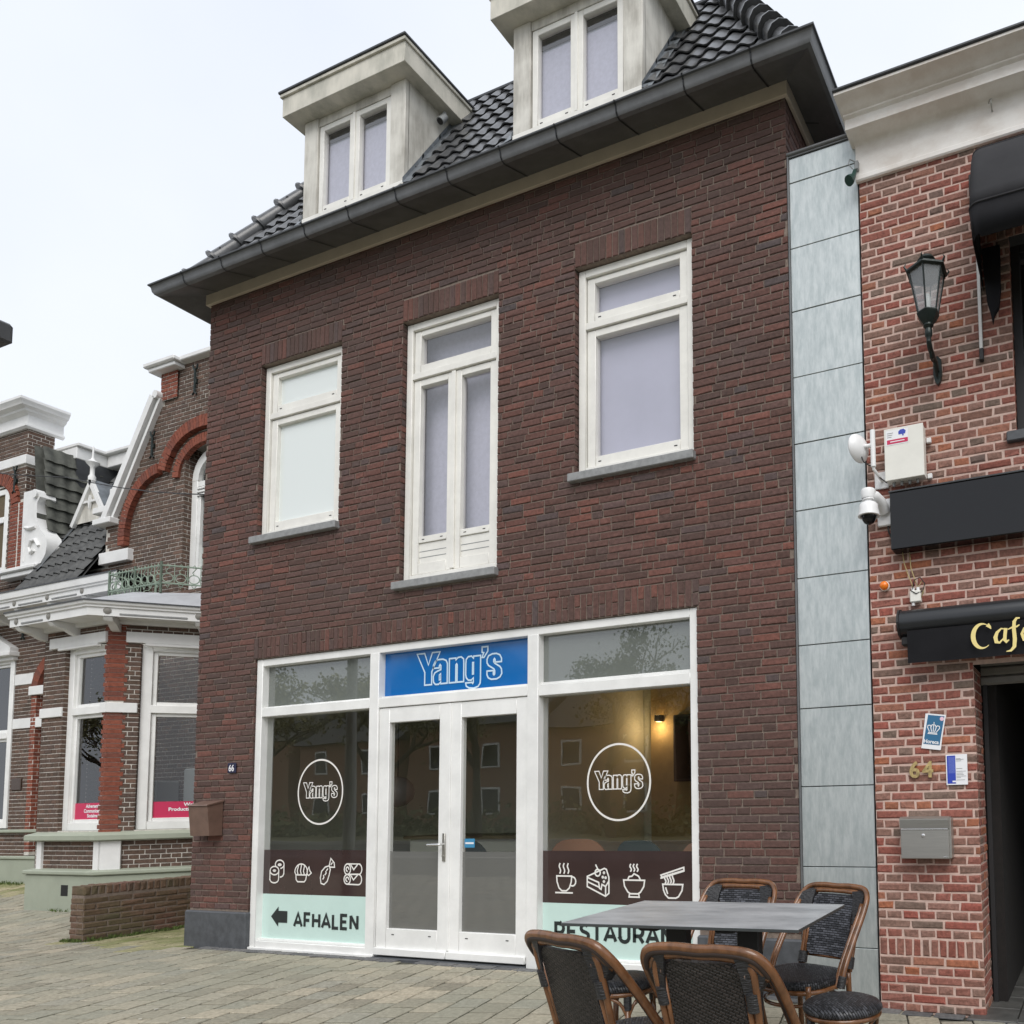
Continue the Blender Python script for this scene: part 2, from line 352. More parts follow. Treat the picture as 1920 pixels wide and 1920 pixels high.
M['bulb']=mat('glass_bulb_white',(.8,.78,.72),.1)
M['lampglass']=glassmat('lantern_glass',(.8,.84,.86),1.5,.05,film=((.75,.78,.8),.25))
M['warm']=mat('warm_lamp',(.9,.6,.3),.5,emit=((1,.62,.25),5))
M['cool']=mat('lit_ceiling_spot',(1,1,1),.5,emit=((1,1,1),12))

# woven plastic rattan: rows of short flat strands, the lighter colour paints their highlights
def weavemat(name,base,hi,row=.011,ln=.034,rot=0,seatlike=False):
    m,t,b=newmat(name); tc=t.nodes.new('ShaderNodeTexCoord'); mp=t.nodes.new('ShaderNodeMapping'); mp.inputs['Rotation'].default_value=(0,0,rot)
    t.links.new(tc.outputs['UV'],mp.inputs['Vector'])
    br=t.nodes.new('ShaderNodeTexBrick'); br.inputs['Scale'].default_value=1; br.inputs['Brick Width'].default_value=ln; br.inputs['Row Height'].default_value=row
    br.inputs['Mortar Size'].default_value=.0022; br.inputs['Mortar Smooth'].default_value=.9; br.inputs['Bias'].default_value=-.2
    br.inputs['Color1'].default_value=(*base,1); br.inputs['Color2'].default_value=(*hi,1); br.inputs['Mortar'].default_value=(.003,.003,.003,1)
    t.links.new(mp.outputs[0],br.inputs['Vector']); t.links.new(br.outputs['Color'],b.inputs['Base Color'])
    bp=t.nodes.new('ShaderNodeBump'); bp.invert=True; bp.inputs['Strength'].default_value=1; bp.inputs['Distance'].default_value=.006
    t.links.new(br.outputs['Fac'],bp.inputs['Height']); t.links.new(bp.outputs['Normal'],b.inputs['Normal']); b.inputs['Roughness'].default_value=.42; b.inputs['Specular IOR Level'].default_value=.45
    return m
M['weave']=weavemat('black_weave_highlights',(.028,.030,.036),(.12,.125,.145),.012,.034)
M['weave_s']=weavemat('black_seat_weave',(.016,.017,.02),(.075,.078,.088),.012,.024,R(45))
M['weave_b']=weavemat('dark_brown_weave_back',(.014,.011,.010),(.040,.032,.030),.011,.022,R(20))

# ------------------------------------------------------------------ brickwork
def sheet(mb,O,U,W,u0,u1,w0,w1,holes,off=0,mi=0,N=None):
    us=sorted({u0,u1,*[min(max(h[0],u0),u1) for h in holes],*[min(max(h[1],u0),u1) for h in holes]}); ws=sorted({w0,w1,*[min(max(h[2],w0),w1) for h in holes],*[min(max(h[3],w0),w1) for h in holes]})
    N=N or U.cross(W); g=lambda a,b:O+U*a+W*b+N*off
    for i in range(len(us)-1):
        for j in range(len(ws)-1):
            cu,cw=(us[i]+us[i+1])/2,(ws[j]+ws[j+1])/2
            if any(h[0]<cu<h[1] and h[2]<cw<h[3] for h in holes): continue
            mb.quad(g(us[i],ws[j]),g(us[i+1],ws[j]),g(us[i+1],ws[j+1]),g(us[i],ws[j+1]),mi)
def one_brick(mb,O,U,W,N,a0,a1,b0,b1,d=.007,jt=.0012,ch=.005,mi=0):
    j=lambda s=jt: random.uniform(-s,s); back=[(a0,b0),(a1,b0),(a1,b1),(a0,b1)]; k=random.uniform(-.0015,.0015)
    fr=[(a0+ch,b0+ch),(a1-ch,b0+ch),(a1-ch,b1-ch),(a0+ch,b1-ch)]
    mid=[(p+j(),q+j()) for p,q in back]; frj=[(p+j(),q+j()) for p,q in fr]
    vs=[O+U*p+W*q-N*.01 for p,q in mid]+[O+U*p+W*q+N*(k+d*.0-ch*.5) for p,q in mid]+[O+U*p+W*q+N*(k+j()) for p,q in frj]
    mb.add(vs,[(8,9,10,11)]+[(i,(i+1)%4,(i+1)%4+4,i+4) for i in range(4)]+[(i+4,(i+1)%4+4,(i+1)%4+8,i+8) for i in range(4)],mi)
def bricks(mb,O,U,W,u0,u1,w0,w1,holes=(),L=.21,H=.06,J=.01,bond='wild',mi=0,jt=.0012,ch=.004,base=0.0,keep=None,JE=None):
    JE=JE or J; N=U.cross(W); k0=math.floor((w0-base)/H+1e-4); k=k0
    while base+k*H < w1-.012:
        a=max(w0,base+k*H)+J/2; b=min(w1,base+(k+1)*H)-J/2
        if b-a>.012:
            cuts=[(h[0],h[1]) for h in holes if h[2]<(a+b)/2<h[3]]; segs=[(u0,u1)]
            for c0,c1 in cuts:
                ns=[]
                for s0,s1 in segs:
                    if c1<=s0 or c0>=s1: ns.append((s0,s1)); continue
                    if c0>s0: ns.append((s0,c0))
                    if c1<s1: ns.append((c1,s1))
                segs=ns
            rnd=random.Random(k*7919+13)
            if bond=='wild':
                seq=[]; x=u0-rnd.uniform(0,L)
                while x<u1:
                    l=L if rnd.random()<.72 else L/2; seq.append((x,x+l)); x+=l
            elif bond=='cross':
                l=L if k%2 else L/2; st=(L/4 if k%2==0 else (0 if k%4==1 else L/2)); n=int((u1-u0)/l)+3
                seq=[(u0-st-l+i*l,u0-st-l+(i+1)*l) for i in range(n+1)]
            else:
                st=(k%2)*L/2; n=int((u1-u0)/L)+3; seq=[(u0-st+i*L,u0-st+(i+1)*L) for i in range(n)]
            for s0,s1 in segs:
                for x0,x1 in seq:
                    p,q=max(x0,s0),min(x1,s1)
                    pe=p+(JE/2 if p==x0 else 0); qe=q-(JE/2 if q==x1 else 0)
                    if qe-pe<.022: continue
                    if keep and not keep((pe+qe)/2,(a+b)/2): continue
                    one_brick(mb,O,U,W,N,pe,qe,a,b,jt=jt,ch=ch,mi=mi)
        k+=1
def soldiers(mb,O,U,W,u0,u1,w0,w1,wd=.06,J=.01,mi=0,jt=.0012,ch=.004,split=False):
    n=max(1,round((u1-u0)/wd)); s=(u1-u0)/n; N=U.cross(W)
    for i in range(n):
        if split and i%2:
            zc=w0+(w1-w0)*.5
            for z0,z1 in ((w0,zc),(zc,w1)): one_brick(mb,O,U,W,N,u0+i*s+J/2,u0+(i+1)*s-J/2,z0+J/2,z1-J/2,jt=jt,ch=ch,mi=mi)
        else: one_brick(mb,O,U,W,N,u0+i*s+J/2,u0+(i+1)*s-J/2,w0+J/2,w1-J/2,jt=jt,ch=ch,mi=mi)
X,Y,Z=Vector((1,0,0)),Vector((0,1,0)),Vector((0,0,1)); V=Vector
def text(name,s,size,O,mat_,parent,U=X,W=Z,align='LEFT',off=0,sx=1,extrude=0,shear=0,outline=0,space=1):
    cu=bpy.data.curves.new(name,'FONT'); cu.body=s; cu.size=size; cu.align_x=align; cu.offset=off; cu.extrude=extrude; cu.shear=shear; cu.space_character=space; cu.resolution_u=4
    if outline: cu.fill_mode='NONE'; cu.bevel_depth=outline; cu.bevel_resolution=0
    t=bpy.data.objects.new('tmp',cu); me=bpy.data.meshes.new_from_object(t); bpy.data.objects.remove(t)
    N=U.cross(W); p=wloc(parent) if parent else V((0,0,0))
    for v in me.vertices: v.co=O+U*(v.co.x*sx)+W*v.co.y+N*v.co.z-p
    me.materials.clear(); me.materials.append(mat_)
    o=bpy.data.objects.new(name,me); COL.objects.link(o); o.parent=parent; return o
def gz(x,y):
    s=lambda t:max(0,min(1,t)); sm=lambda t:s(t)**2*(3-2*s(t))
    r=-.105*sm((x-4.2)/3.4)*(1-.55*sm((-y-.3)/1.8))
    l=sm((-x-1.55)/1.2)*(.09*s(y/.8)+.2*s((y-.95)/.95))
    return r+l
# ------------------------------------------------------------------ ground
def ground_grid(name,xs,ys,dz,m,kind='structure'):
    mb=MB(); n=len(ys); mb.v=[(x,y,gz(x,y)+dz) for x in xs for y in ys]
    mb.f=[(i*n+j,(i+1)*n+j,(i+1)*n+j+1,i*n+j+1) for i in range(len(xs)-1) for j in range(n-1)]; mb.m=[0]*len(mb.f)
    return mb.build(name,m,kind=kind)
fr=lambda a,b,n:[a+(b-a)*i/n for i in range(n+1)]
ground_grid('ground',[-300,-60,-20]+fr(-12,14,52)+[30,60,300],[-300,-60,-16,-9]+fr(-7,4,22)+[20,60,300],-.018,M['joint'])
# clay pavers laid as real stones on the ground sheet
def pavers(name,u0,u1,w0,w1,O,U,W,m,L,H,test,bond='run'):
    mb=MB(); tmp=MB(); bricks(tmp,O,U,W,u0,u1,w0,w1,L=L,H=H,J=.011,bond=bond,jt=.0025,ch=.005,keep=test,JE=.019)
    tmp.v=[(v[0],v[1],v[2]+gz(v[0],v[1])) for v in tmp.v]
    return tmp.build(name,m,kind='structure')
ang=R(17); PU=V((-math.sin(ang),math.cos(ang),0)); PW=V((-math.cos(ang),-math.sin(ang),0)); PO=V((4.5,-.6,-.004))
mossy=lambda p:(-1.6<p.x<.05 and p.y>-.25+.12*math.sin(p.x*9)) or (p.x<-1.5 and p.y>1.4)
def t_main(a,b):
    p=PO+PU*a+PW*b
    if p.y>-.03 and p.x>-.03: return False
    if p.x<-11 or p.y>3.2 or p.y<-6.2 or p.x>12: return False
    return not mossy(p)
def t_moss(a,b):
    p=PO+PU*a+PW*b; return mossy(p) and p.y<2.4 and p.x>-9
pavers('pavement',-9,9,-9,17,PO,PU,PW,M['paver'],.225,.20,t_main)
o=pavers('mossy_pavement',-9,9,-9,17,PO,PU,PW,M['paver_moss'],.225,.20,t_moss)
pavers('pavement_edge_course',.3,10,0,.10,V((0,-.105,.003)),X,Y,M['paver_dk'],.21,.10,lambda a,b:random.random()<.93)
# road, kerbs and verge on the far side of the street (seen mirrored in the shop glass)
mb=MB(); mb.box(-60,60,-16.5,-10.2,-.12,-.012); mb.build('road',M['asphalt'],kind='structure')
mb=MB(); mb.bev(-60,60,-10.2,-10.0,-.2,.03,.01); mb.bev(-60,60,-16.7,-16.5,-.2,.11,.01); mb.build('kerb',M['kerb'],kind='structure')
mb=MB(); mb.box(-60,60,-60,-16.7,-.1,.09); mb.build('grass_verge',M['verge'],kind='structure')

mb=MB(); rg=random.Random(12)
for i in range(70):
    x,y=rg.uniform(-3,7),rg.uniform(-3.2,-.15); r=rg.uniform(.006,.016); z=gz(x,y)+.0035; a0=rg.uniform(0,6)
    mb.add([(x+r*rg.uniform(.6,1.2)*math.cos(a0+k_*.9),y+r*rg.uniform(.6,1.2)*math.sin(a0+k_*.9),z) for k_ in range(7)],[tuple(range(7))])
mb.build('gum_spots',mat('pale_chewing_gum',(.5,.48,.42),.8),kind='stuff')
# ------------------------------------------------------------------ building pieces
def frame(mb,x0,x1,z0,z1,y0,y1,w,wb=None,wt=None,mi=0,bv=.004,f=None):
    wb=wb or w; wt=wt or w; B=(lambda a,b,c,d,e,g:mb.bev(a,b,c,d,e,g,bv,mi)) if not f else f
    B(x0,x0+w,y0,y1,z0,z1); B(x1-w,x1,y0,y1,z0,z1); B(x0+w,x1-w,y0+.001,y1,z0,z0+wb); B(x0+w,x1-w,y0+.001,y1,z1-wt,z1)
def pane(name,x0,x1,z0,z1,y,m,parent,t=.006):
    mb=MB(); mb.quad((x0,y,z0),(x1,y,z0),(x1,y,z1),(x0,y,z1)); return mb.build(name,m,parent)

# =================================================================== RESTAURANT HOUSE
W_=6.51; S0,S1,ZS=.84,5.71,2.779
house=empty('restaurant_building',(0,0,0),'dark brown brick house with two dormers and blue film sign over its double door','building')
wins=[(.80,1.92,3.93,5.765),(2.69,3.80,3.25,5.755),(4.595,5.70,3.93,5.76)]
holes=[(S0,S1,-.1,ZS)]+[(a,b,c,d) for a,b,c,d in wins]
sol=[(a-.0,b+.0,d,d+.21) for a,b,c,d in wins]+[(S0-.02,S1+.02,ZS,ZS+.21)]
mb=MB()
bricks(mb,V((0,0,0)),X,Z,0,W_,.36,6.66,holes+sol,L=.218,H=.0598,J=.0108,jt=.0022,ch=.0055,mi=0)
for i,(a,b,c,d) in enumerate(sol): soldiers(mb,V((0,0,0)),X,Z,a,b,c,d,.06,.0095,mi=0,split=(i==3),jt=.0022,ch=.0055)
sheet(mb,V((0,.008,0)),X,Z,0,W_,.0,6.70,holes,mi=1)
for (a,b,c,d),dp in [(w_,.14) for w_ in wins]+[((S0,S1,.0,ZS),.12)]:
    O=V((a,0,0)); bricks(mb,V((a,0,0)),Y,Z,.006,dp,c if c>.3 else .36,d,L=.218,H=.0598,J=.0108,jt=.0022,ch=.0055,bond='cross',mi=0)
    sheet(mb,V((a-.008,0,0)),Y,Z,.008,dp,c,d,[],mi=1)
    bricks(mb,V((b,dp,0)),-Y,Z,0,dp-.006,c if c>.3 else .36,d,L=.218,H=.0598,J=.0108,jt=.0022,ch=.0055,bond='cross',mi=0); sheet(mb,V((b+.008,dp,0)),-Y,Z,0,dp-.008,c,d,[],mi=1)
    soldiers(mb,V((a,0,d)),X,Y,0,b-a,.006,dp,.06,.008,mi=0) if False else sheet(mb,V((a,0,d-.001)),X,Y,0,b-a,.004,dp,[],mi=1)
# side walls
D_=8.0
bricks(mb,V((W_,0,0)),Y,Z,.01,1.9,5.6,6.66,L=.218,H=.0598,J=.0108,jt=.0022,ch=.0055,mi=0); sheet(mb,V((W_-.008,0,0)),Y,Z,.008,D_,0,6.7,[],mi=1)
bricks(mb,V((0,3.2,0)),-Y,Z,0,3.19,.0,6.66,L=.218,H=.0598,J=.0108,jt=.0022,ch=.0055,mi=0); sheet(mb,V((.008,D_,0)),-Y,Z,0,D_-.008,0,6.7,[],mi=1)
sheet(mb,V((W_-.008,D_,0)),-X,Z,0,W_-.016,0,6.7,[],mi=1)
mb.build('wall',[M['brick_main'],M['mortar_dk']],house)
# a few bloom marks and fixing holes
# plinths
mb=MB(); mb.bev(-.028,.852,-.028,.2,-.05,.342,.012); mb.build('plinth',M['plinth'],house)
mb=MB(); mb.bev(5.70,W_+.02,-.028,.2,-.2,.325,.012); mb.build('plinth',M['plinth'],house)
# rooms behind the upper windows and the shop
mb=MB()
mb.box(.012,W_-.012,3.05,3.1,0.02,6.6); mb.box(.012,W_-.012,.16,3.04,2.95,3.06)
mb.build('room_partition',M['roomwhite'],house)
mb=MB(); mb.box(.03,W_-.03,.13,3.04,-.02,.012); mb.build('floor',M['woodfloor'],house)
mb=MB(); mb.box(3.2,3.27,1.3,3.04,.02,2.94,0); mb.box(3.4,6.45,3.0,3.045,.02,2.94,1); mb.box(.05,3.15,3.0,3.045,.02,2.94,2); mb.box(.035,.06,.2,2.99,.02,2.94,0); mb.box(W_-.06,W_-.035,.2,2.99,.02,2.94,1)
mb.build('interior_wall',[M['roomwhite'],M['ochre'],M['roomwhite']],house)
# upper windows ------------------------------------------------------
def slots(mb,xs,z,y):
    for x in xs: mb.box(x-.014,x+.014,y-.0012,y+.003,z-.004,z+.004)
def house_window(k,x0,x1,z0,z1,tr,blind,label):
    yf=.05; fo=MB(); frame(fo,x0+.006,x1-.006,z0,z1-.006,yf,yf+.11,.065)
    fo.bev(x0+.071,x1-.071,yf+.004,yf+.1,tr-.03,tr+.03,.004)
    f=fo.build('window',M['cream'],house,auto=40); lbl(f,label)
    s=MB(); a,b=x0+.077,x1-.077
    frame(s,a,b,tr+.036,z1-.077,yf+.022,yf+.09,.072,.072,.05)
    if k!=2:
        frame(s,a,b,z0+.071,tr-.036,yf+.022,yf+.09,.08,.085,.06)
        s.build('sash',M['cream'],f,auto=40)
        pane('pane',a+.07,b-.07,z0+.15,tr-.09,yf+.06,M['glass_mint' if k==1 else 'glass_up'],f)
        e=MB(); slots(e,(a+.12,b-.12),z0+.11,yf+.022); slots(e,(a+.12,b-.12),tr+.07,yf+.022); pieces(e,'drain_slot',M['blackm'],f)
        c=MB(); c.box(x0+.02,x1-.02,yf+.118,yf+.125,z0+.03,z1-.03); c.build('blind',blind,f)
    else:
        s.build('sash',M['cream'],f,auto=40); mid=(a+b)/2
        c=MB(); c.box(x0+.02,x1-.02,yf+.20,yf+.205,z0+.03,z1-.03); c.build('net_curtain',blind,f); c=MB(); c.box(mid-.20,mid-.02,yf+.17,yf+.185,z0+.03,tr-.02); c.build('curtain_panel',M['white'],f)
        for q,(p0,p1) in enumerate(((a,mid-.004),(mid+.004,b))):
            d=MB(); frame(d,p0,p1,z0+.073,tr-.036,yf+.022,yf+.08,.075,.10,.06)
            zz=z0+.175; d.bev(p0+.075,p1-.075,yf+.035,yf+.075,zz,zz+.185,.003)
            for t in (.05,.105): d.box(p0+.078,p1-.078,yf+.0335,yf+.04,zz+t,zz+t+.006,1)
            d.bev(p0+.075,p1-.075,yf+.0235,yf+.08,zz+.186,zz+.245,.003)
            dd=d.build('casement',[M['cream'],M['greyplastic']],f,auto=40)
            pane('pane',p0+.07,p1-.07,zz+.24,tr-.09,yf+.06,M['glass_up'],dd)
            e=MB(); slots(e,(p0+.13,p1-.13),zz+.215,yf+.0235); pieces(e,'drain_slot',M['blackm'],f)
        t=MB(); t.bev(mid-.022,mid+.022,yf+.006,yf+.022,z0+.08,tr-.04,.003); t.build('closing_strip',M['cream'],f)
        h=MB(); h.tube([(b-.1,yf+.2,z0+.35),(b-.1,yf+.2,z0+.75),(b-.16,yf+.2,z0+.76)],.01,8); h.build('inside_handle',M['plastic'],f,smooth=True)
    pane('pane',a+.065,b-.065,tr+.10,z1-.12,yf+.06,M['glass_mint' if k==1 else 'glass_up'],f)
    st=MB(); st.bev(x0-.035,x1+.02,-.05,.06,z0-.075,z0-.005,.006); st.build('stone_sill',M['sill'],f)
house_window(1,*wins[0][:2],4.0,5.765,5.245,M['blind'],'window with pale mint frosted glass above the take-away window')
house_window(2,*wins[1][:2],3.32,5.755,5.245,M['blind3'],'tall French window with two narrow casements in the middle')
house_window(3,*wins[2][:2],3.99,5.76,5.265,M['blind2'],'window with a sky-tinted lilac grey blind nearest the zinc strip')

# eaves: fascia board, box gutter with returns ------------------------------------------------------
mb=MB(); mb.bev(-.03,W_+.03,-.032,-.004,6.585,6.80,.003); mb.bev(W_+.004,W_+.032,-.003,3,6.585,6.80,.003); mb.bev(-.032,-.004,-.003,3,6.585,6.80,.003)
mb.build('fascia_board',M['board'],house)
prof=[(.02,6.70),(.30,6.585),(.33,6.59),(.345,6.615),(.352,6.655),(.36,6.665),(.372,6.672),(.372,6.686),(.345,6.688),(.335,6.70),(.02,6.79)]
def gutter_run(mb,prof,pth,mi=0):
    # pth: list of (corner xy, outward dir at corner) ; profile (offset out, z)
    n=len(prof); vs=[]; 
    for (cx_,cy_,ox,oy) in pth: vs+=[(cx_+ox*o,cy_+oy*o,z) for o,z in prof]
    fs=[]; ms=[]
    for i in range(len(pth)-1):
        for j in range(n-1): fs.append((i*n+j,i*n+j+1,(i+1)*n+j+1,(i+1)*n+j)); ms.append(1 if j in(5,6,7,8) else 0)
    b=len(mb.v); mb.v+=vs; mb.f+=[tuple(q+b for q in f[::-1]) for f in fs]; mb.m+=ms
mb=MB(); gutter_run(mb,prof,[(0,D_,-1,0),(0,0,-1,-1),(W_,0,1,-1),(W_,D_,1,0)])
for x in (.152,.72,1.286,1.859,2.415,2.985,3.565,4.133,4.688,5.25,5.841,6.392):   # seam clips
    pts=[(x,-o,z) for o,z in prof[:8]]
    for i in range(len(pts)-1):
        a,b=V(pts[i]),V(pts[i+1]); n=(b-a).normalized().cross(X)*.004
        mb.add([a-X*.006-n,a+X*.006-n,b+X*.006-n,b-X*.006-n],[(0,1,2,3),(3,2,1,0)],1)
for x in (2.676,5.428):
    a,b=V((x,-.04,6.69)),V((x+.012,-.33,6.582)); mb.add([a,a+X*.01,b+X*.01,b],[(0,1,2,3),(3,2,1,0)],2)
for y in (.35,.9,1.5):
    a,b=V((W_+.03,y,6.69)),V((W_+.33,y,6.582)); mb.add([a,a+Y*.01,b+Y*.01,b],[(0,1,2,3),(3,2,1,0)],1)
mb.build('gutter',[M['zinc'],M['zinc_d'],M['steel_l']],house,auto=30)
# tiled roof: every tile a curved pan in one mesh -----------------------------------------------------
def tile_field(mb,O,U,S,N,nu,ns,tw,tl,test,mi=0,amp=.022,lift=.03,jit=.003,samples=7,edge=.012):
    for r in range(ns):
        for c in range(nu):
            u0=c*tw+(0.5*tw if False else 0); s0=r*tl
            if not test(u0+tw/2,s0+tl/2): continue
            j=random.uniform(-jit,jit); vs=[];n=samples
            for q,(s,h) in enumerate(((s0-.02,lift),(s0+tl*.5,lift*.55),(s0+tl+.03,.004))):
                for i in range(n+1):
                    t=i/n; prof_=amp*(math.sin(math.pi*min(1,t/.62)) if t<.62 else -.35*math.sin(math.pi*(t-.62)/.38)) 
                    vs.append(O+U*(u0+tw*t*1.02)+S*s+N*(h+prof_+j))
            vs+= [v-N*edge for v in vs[:n+1]]
            m=n+1; fs=[(q*m+i,q*m+i+1,(q+1)*m+i+1,(q+1)*m+i) for q in (0,1) for i in range(n)]+[(3*m+i,3*m+i+1,i+1,i) for i in range(n)]
            mb.add(vs,fs,mi)
k=1.87; rz=lambda t:7.0+k*t; sl=math.hypot(1,k); S=V((0,1,k))/sl; N=X.cross(S)
RT=1.0; RB=-.17
mb=MB()
dorms=[(1.192,2.559),(3.851,5.202)]
def t_front(u,s):
    x=-.25+u; y=RB+s/sl
    if y>RT or x<y-.02+.06 or x>W_-y-.04: return False
    for a,b in dorms:
        if a+.02<x<b-.02 and y<.72: return False
    return True
tile_field(mb,V((-.25,RB,rz(RB))),X,S,N,int(7.1/.17),11,.17,.23,t_front,samples=6,amp=.02)
for side in (0,1):
    U2=-Y if side==0 else Y; S2=V((1 if side==0 else -1,0,k))/sl; N2=U2.cross(S2); O2=V((RB,D_,rz(RB))) if side==0 else V((W_-RB,-.2,rz(RB)))
    tile_field(mb,O2,U2,S2,N2,40,9,.2,.285,lambda u,s:(((D_-u) if side==0 else u-.2)>RB+s/sl+.06) and RB+s/sl<RT)
for quad in (((RB,RB),(W_-RB,RB),(W_-RT,RT),(RT,RT)),):
    p=[V((a,b,rz(RB)-.03)) if i<2 else V((a,b,rz(RT)-.02)) for i,(a,b) in enumerate(quad)]
    mb.quad(*p,1)
mb.quad((RB,D_,rz(RB)-.03),(RB,RB,rz(RB)-.03),(RT,RT,rz(RT)-.02),(RT,D_,rz(RT)-.02),1)
mb.quad((W_-RB,RB,rz(RB)-.03),(W_-RB,D_,rz(RB)-.03),(W_-RT,D_,rz(RT)-.02),(W_-RT,RT,rz(RT)-.02),1)
mb.quad((RT,RT,rz(RT)-.02),(W_-RT,RT,rz(RT)-.02),(W_-RT,D_,rz(RT)-.02),(RT,D_,rz(RT)-.02),1)
roof=mb.build('roof',[M['tile'],M['zinc_d']],house,auto=50)
# hip ridge tiles
for side in (0,1):
    mb=MB()
    for i in range(9):
        t0=-.12+i*.135; t1=t0+.17
        P=lambda t,l:V((t if side==0 else W_-t,t,rz(t)+.035+l))
        a,b=P(t0,.022),P(t1,0); 
        d=(b-a).normalized(); r0=.085 if side==0 else .10
        mb.tube([a,a+d*.025,a+d*.03,b],[r0+.022,r0+.022,r0,r0*.82],12)
    mb.build('hip_ridge_tiles',M['tile'],house,auto=50)
mb=MB(); mb.bev(RT-.05,W_-RT+.05,RT-.04,RT+.05,rz(RT)-.01,rz(RT)+.03,.008); mb.build('roof_edge_strip',M['zinc_d'],house)
# dormers
def dormer(x0,x1,label):
    yf=.10; z0,z1=7.0,8.30
    mb=MB(); yb=lambda z:(z-7.0)/k+.05
    # cheeks
    for xa,xb in ((x0,x0+.05),(x1-.05,x1)):
        mb.prism([(yf+.04,7.08),(yf+.04,z1),(yb(z1),z1),(yb(7.2),7.2)],xa,xb,0,axis='x')
    # front casing boards
    mb.bev(x0,x0+.19,yf,yf+.05,7.16,z1,.005,0); mb.bev(x1-.19,x1,yf,yf+.05,7.16,z1,.005,0)
    mb.bev(x0+.19,x1-.19,yf+.012,yf+.05,8.21,z1,.003,0); mb.bev(x0+.003,x1-.003,yf-.012,yf+.045,7.10,7.262,.005,1)
    d=mb.build('dormer',[M['oldwood'],M['cream']],house,auto=40); lbl(d,label)
    mb=MB(); o=.14; ya=yf-.135; yb2=.83
    mb.bev(x0-o,x1+o,ya,yb2,8.30,8.502,.004,0); mb.bev(x0-o-.018,x1+o+.018,ya-.018,yb2+.02,8.50,8.535,.004,0)
    mb.bev(x0-o-.03,x1+o+.03,ya-.03,yb2+.03,8.536,8.56,.004,1)
    mb.build('dormer_roof',[M['oldwood_h'],M['zinc_d']],d,auto=40)
    mb=MB(); mb.bev(x0+.02,x1-.02,yf+.03,.8,8.285,8.2995,.002); mb.build('soffit',M['oldwood'],d)
    a,b=x0+.20,x1-.20; mid=(a+b)/2
    mb=MB()
    for p0,p1 in ((a,mid-.006),(mid+.006,b)): frame(mb,p0,p1,7.268,8.205,yf+.016,yf+.07,.06,.08,.055)
    mb.bev(mid-.016,mid+.016,yf+.004,yf+.018,7.28,8.2,.003)
    mb.build('casements',M['cream'],d,auto=40)
    for p0,p1 in ((a,mid-.006),(mid+.006,b)):
        pane('pane',p0+.058,p1-.058,7.34,8.155,yf+.05,M['glass_up'],d)
    mb=MB(); mb.box(a,b,yf+.075,yf+.085,8.06,8.21,1); mb.box(a,b,yf+.09,yf+.10,7.27,8.07,0); mb.build('roller_blind',[M['blind3'],M['dark']],d)
    mb=MB(); 
    for p0,p1 in ((a,mid-.006),(mid+.006,b)): slots(mb,(p0+.10,p1-.10),7.305,yf+.016)
    pieces(mb,'drain_slot',M['blackm'],d)
    # lead flashing along the cheek
    for sx,xx in ((1,x1),(-1,x0)):
        mb=MB(); pts=[]
        for t in (.08,.3,.5,.72): pts.append(t)
        for t0,t1 in zip(pts[:-1],pts[1:]):
            a0=V((xx,t0,rz(t0)+.075)); a1=V((xx,t1+.02,rz(t1+.02)+.07)); q=X*sx*.10
            f=[a0,a0+q+V((0,0,-.015)),a1+q+V((0,0,-.02)),a1]; mb.quad(*(f if sx>0 else f[::-1])); mb.quad(a0+V((sx*.003,0,.05)),a0+X*sx*.003,a1+X*sx*.003,a1+V((sx*.003,0,.05)))
        mb.build('flashing',M['lead'],d)
    return d
dA=dormer(*dorms[0],'lower left dormer with weathered white cheeks'); dB=dormer(*dorms[1],'upper right dormer cut by the top of the picture')
cm=empty('soffit_spotlight',(2.62,.50,8.24),'small dark spotlight under the roof edge of the left dormer, beside its cheek','spotlight')
mb=MB(); mb.tube([(2.63,.50,8.27),(2.63,.49,8.21)],.02,10); mb.tube([(2.635,.50,8.23),(2.635,.44,8.13)],[.032,.036],12); mb.build('housing',M['greyplastic'],cm,auto=40)
mb=MB(); mb.tube([(2.635,.441,8.133),(2.635,.438,8.126)],.028,12); mb.build('lens',M['black'],cm)

# shop front ------------------------------------------------------
yf=.022; sf=MB(); B=lambda *a:sf.bev(*a,.004)
mA0,mA1,mB0,mB1=2.345,2.455,4.115,4.225
B(S0+.004,S0+.084,yf,yf+.12,.0,ZS-.004); B(S1-.072,S1-.002,yf,yf+.12,-.06,ZS-.004)
B(mA0,mA1,yf-.004,yf+.12,.0,ZS-.07); B(mB0,mB1,yf-.004,yf+.12,-.02,ZS-.07)
B(S0+.084,S1-.072,yf+.001,yf+.12,ZS-.074,ZS-.004)
for a,b,zt in ((S0+.084,mA0,2.21),(mA1,mB0,2.205),(mB1,S1-.072,2.195)):
    sf.bev(a,b,yf+.001,yf+.12,zt,zt+.085,.004)
sf.bev(S0+.084,mA0,yf+.001,yf+.12,.0,.075,.004); sf.bev(mB1,S1-.072,yf+.001,yf+.12,-.05,.075,.004)
for a,b in ((S0+.084,mA0),(mA1,mB0),(mB1,S1-.072)): sf.bev(a,b,yf+.03,yf+.1,2.285,2.31,.003)
for a,b in ((S0+.084,mA0),(mB1,S1-.072)): sf.bev(a,b,yf+.03,yf+.1,.076,.095,.003)
shop=sf.build('shop_front',M['white'],house,auto=40)
mb=MB(); mb.bev(S0+.004,mA1,yf-.02,yf+.0,-.01,.018,.003); mb.bev(mA1,mB0,yf-.045,yf+.08,-.06,.006,.003,1); mb.build('threshold',[M['white'],M['plinth']],shop)
YG=.085
GL=(S0+.084,mA0,.09,2.21); GR=(mB1,S1-.072,.09,2.20)
for g in (GL,GR): pane('shop_pane',g[0],g[1],.93,g[3],YG,M['glass'],shop)
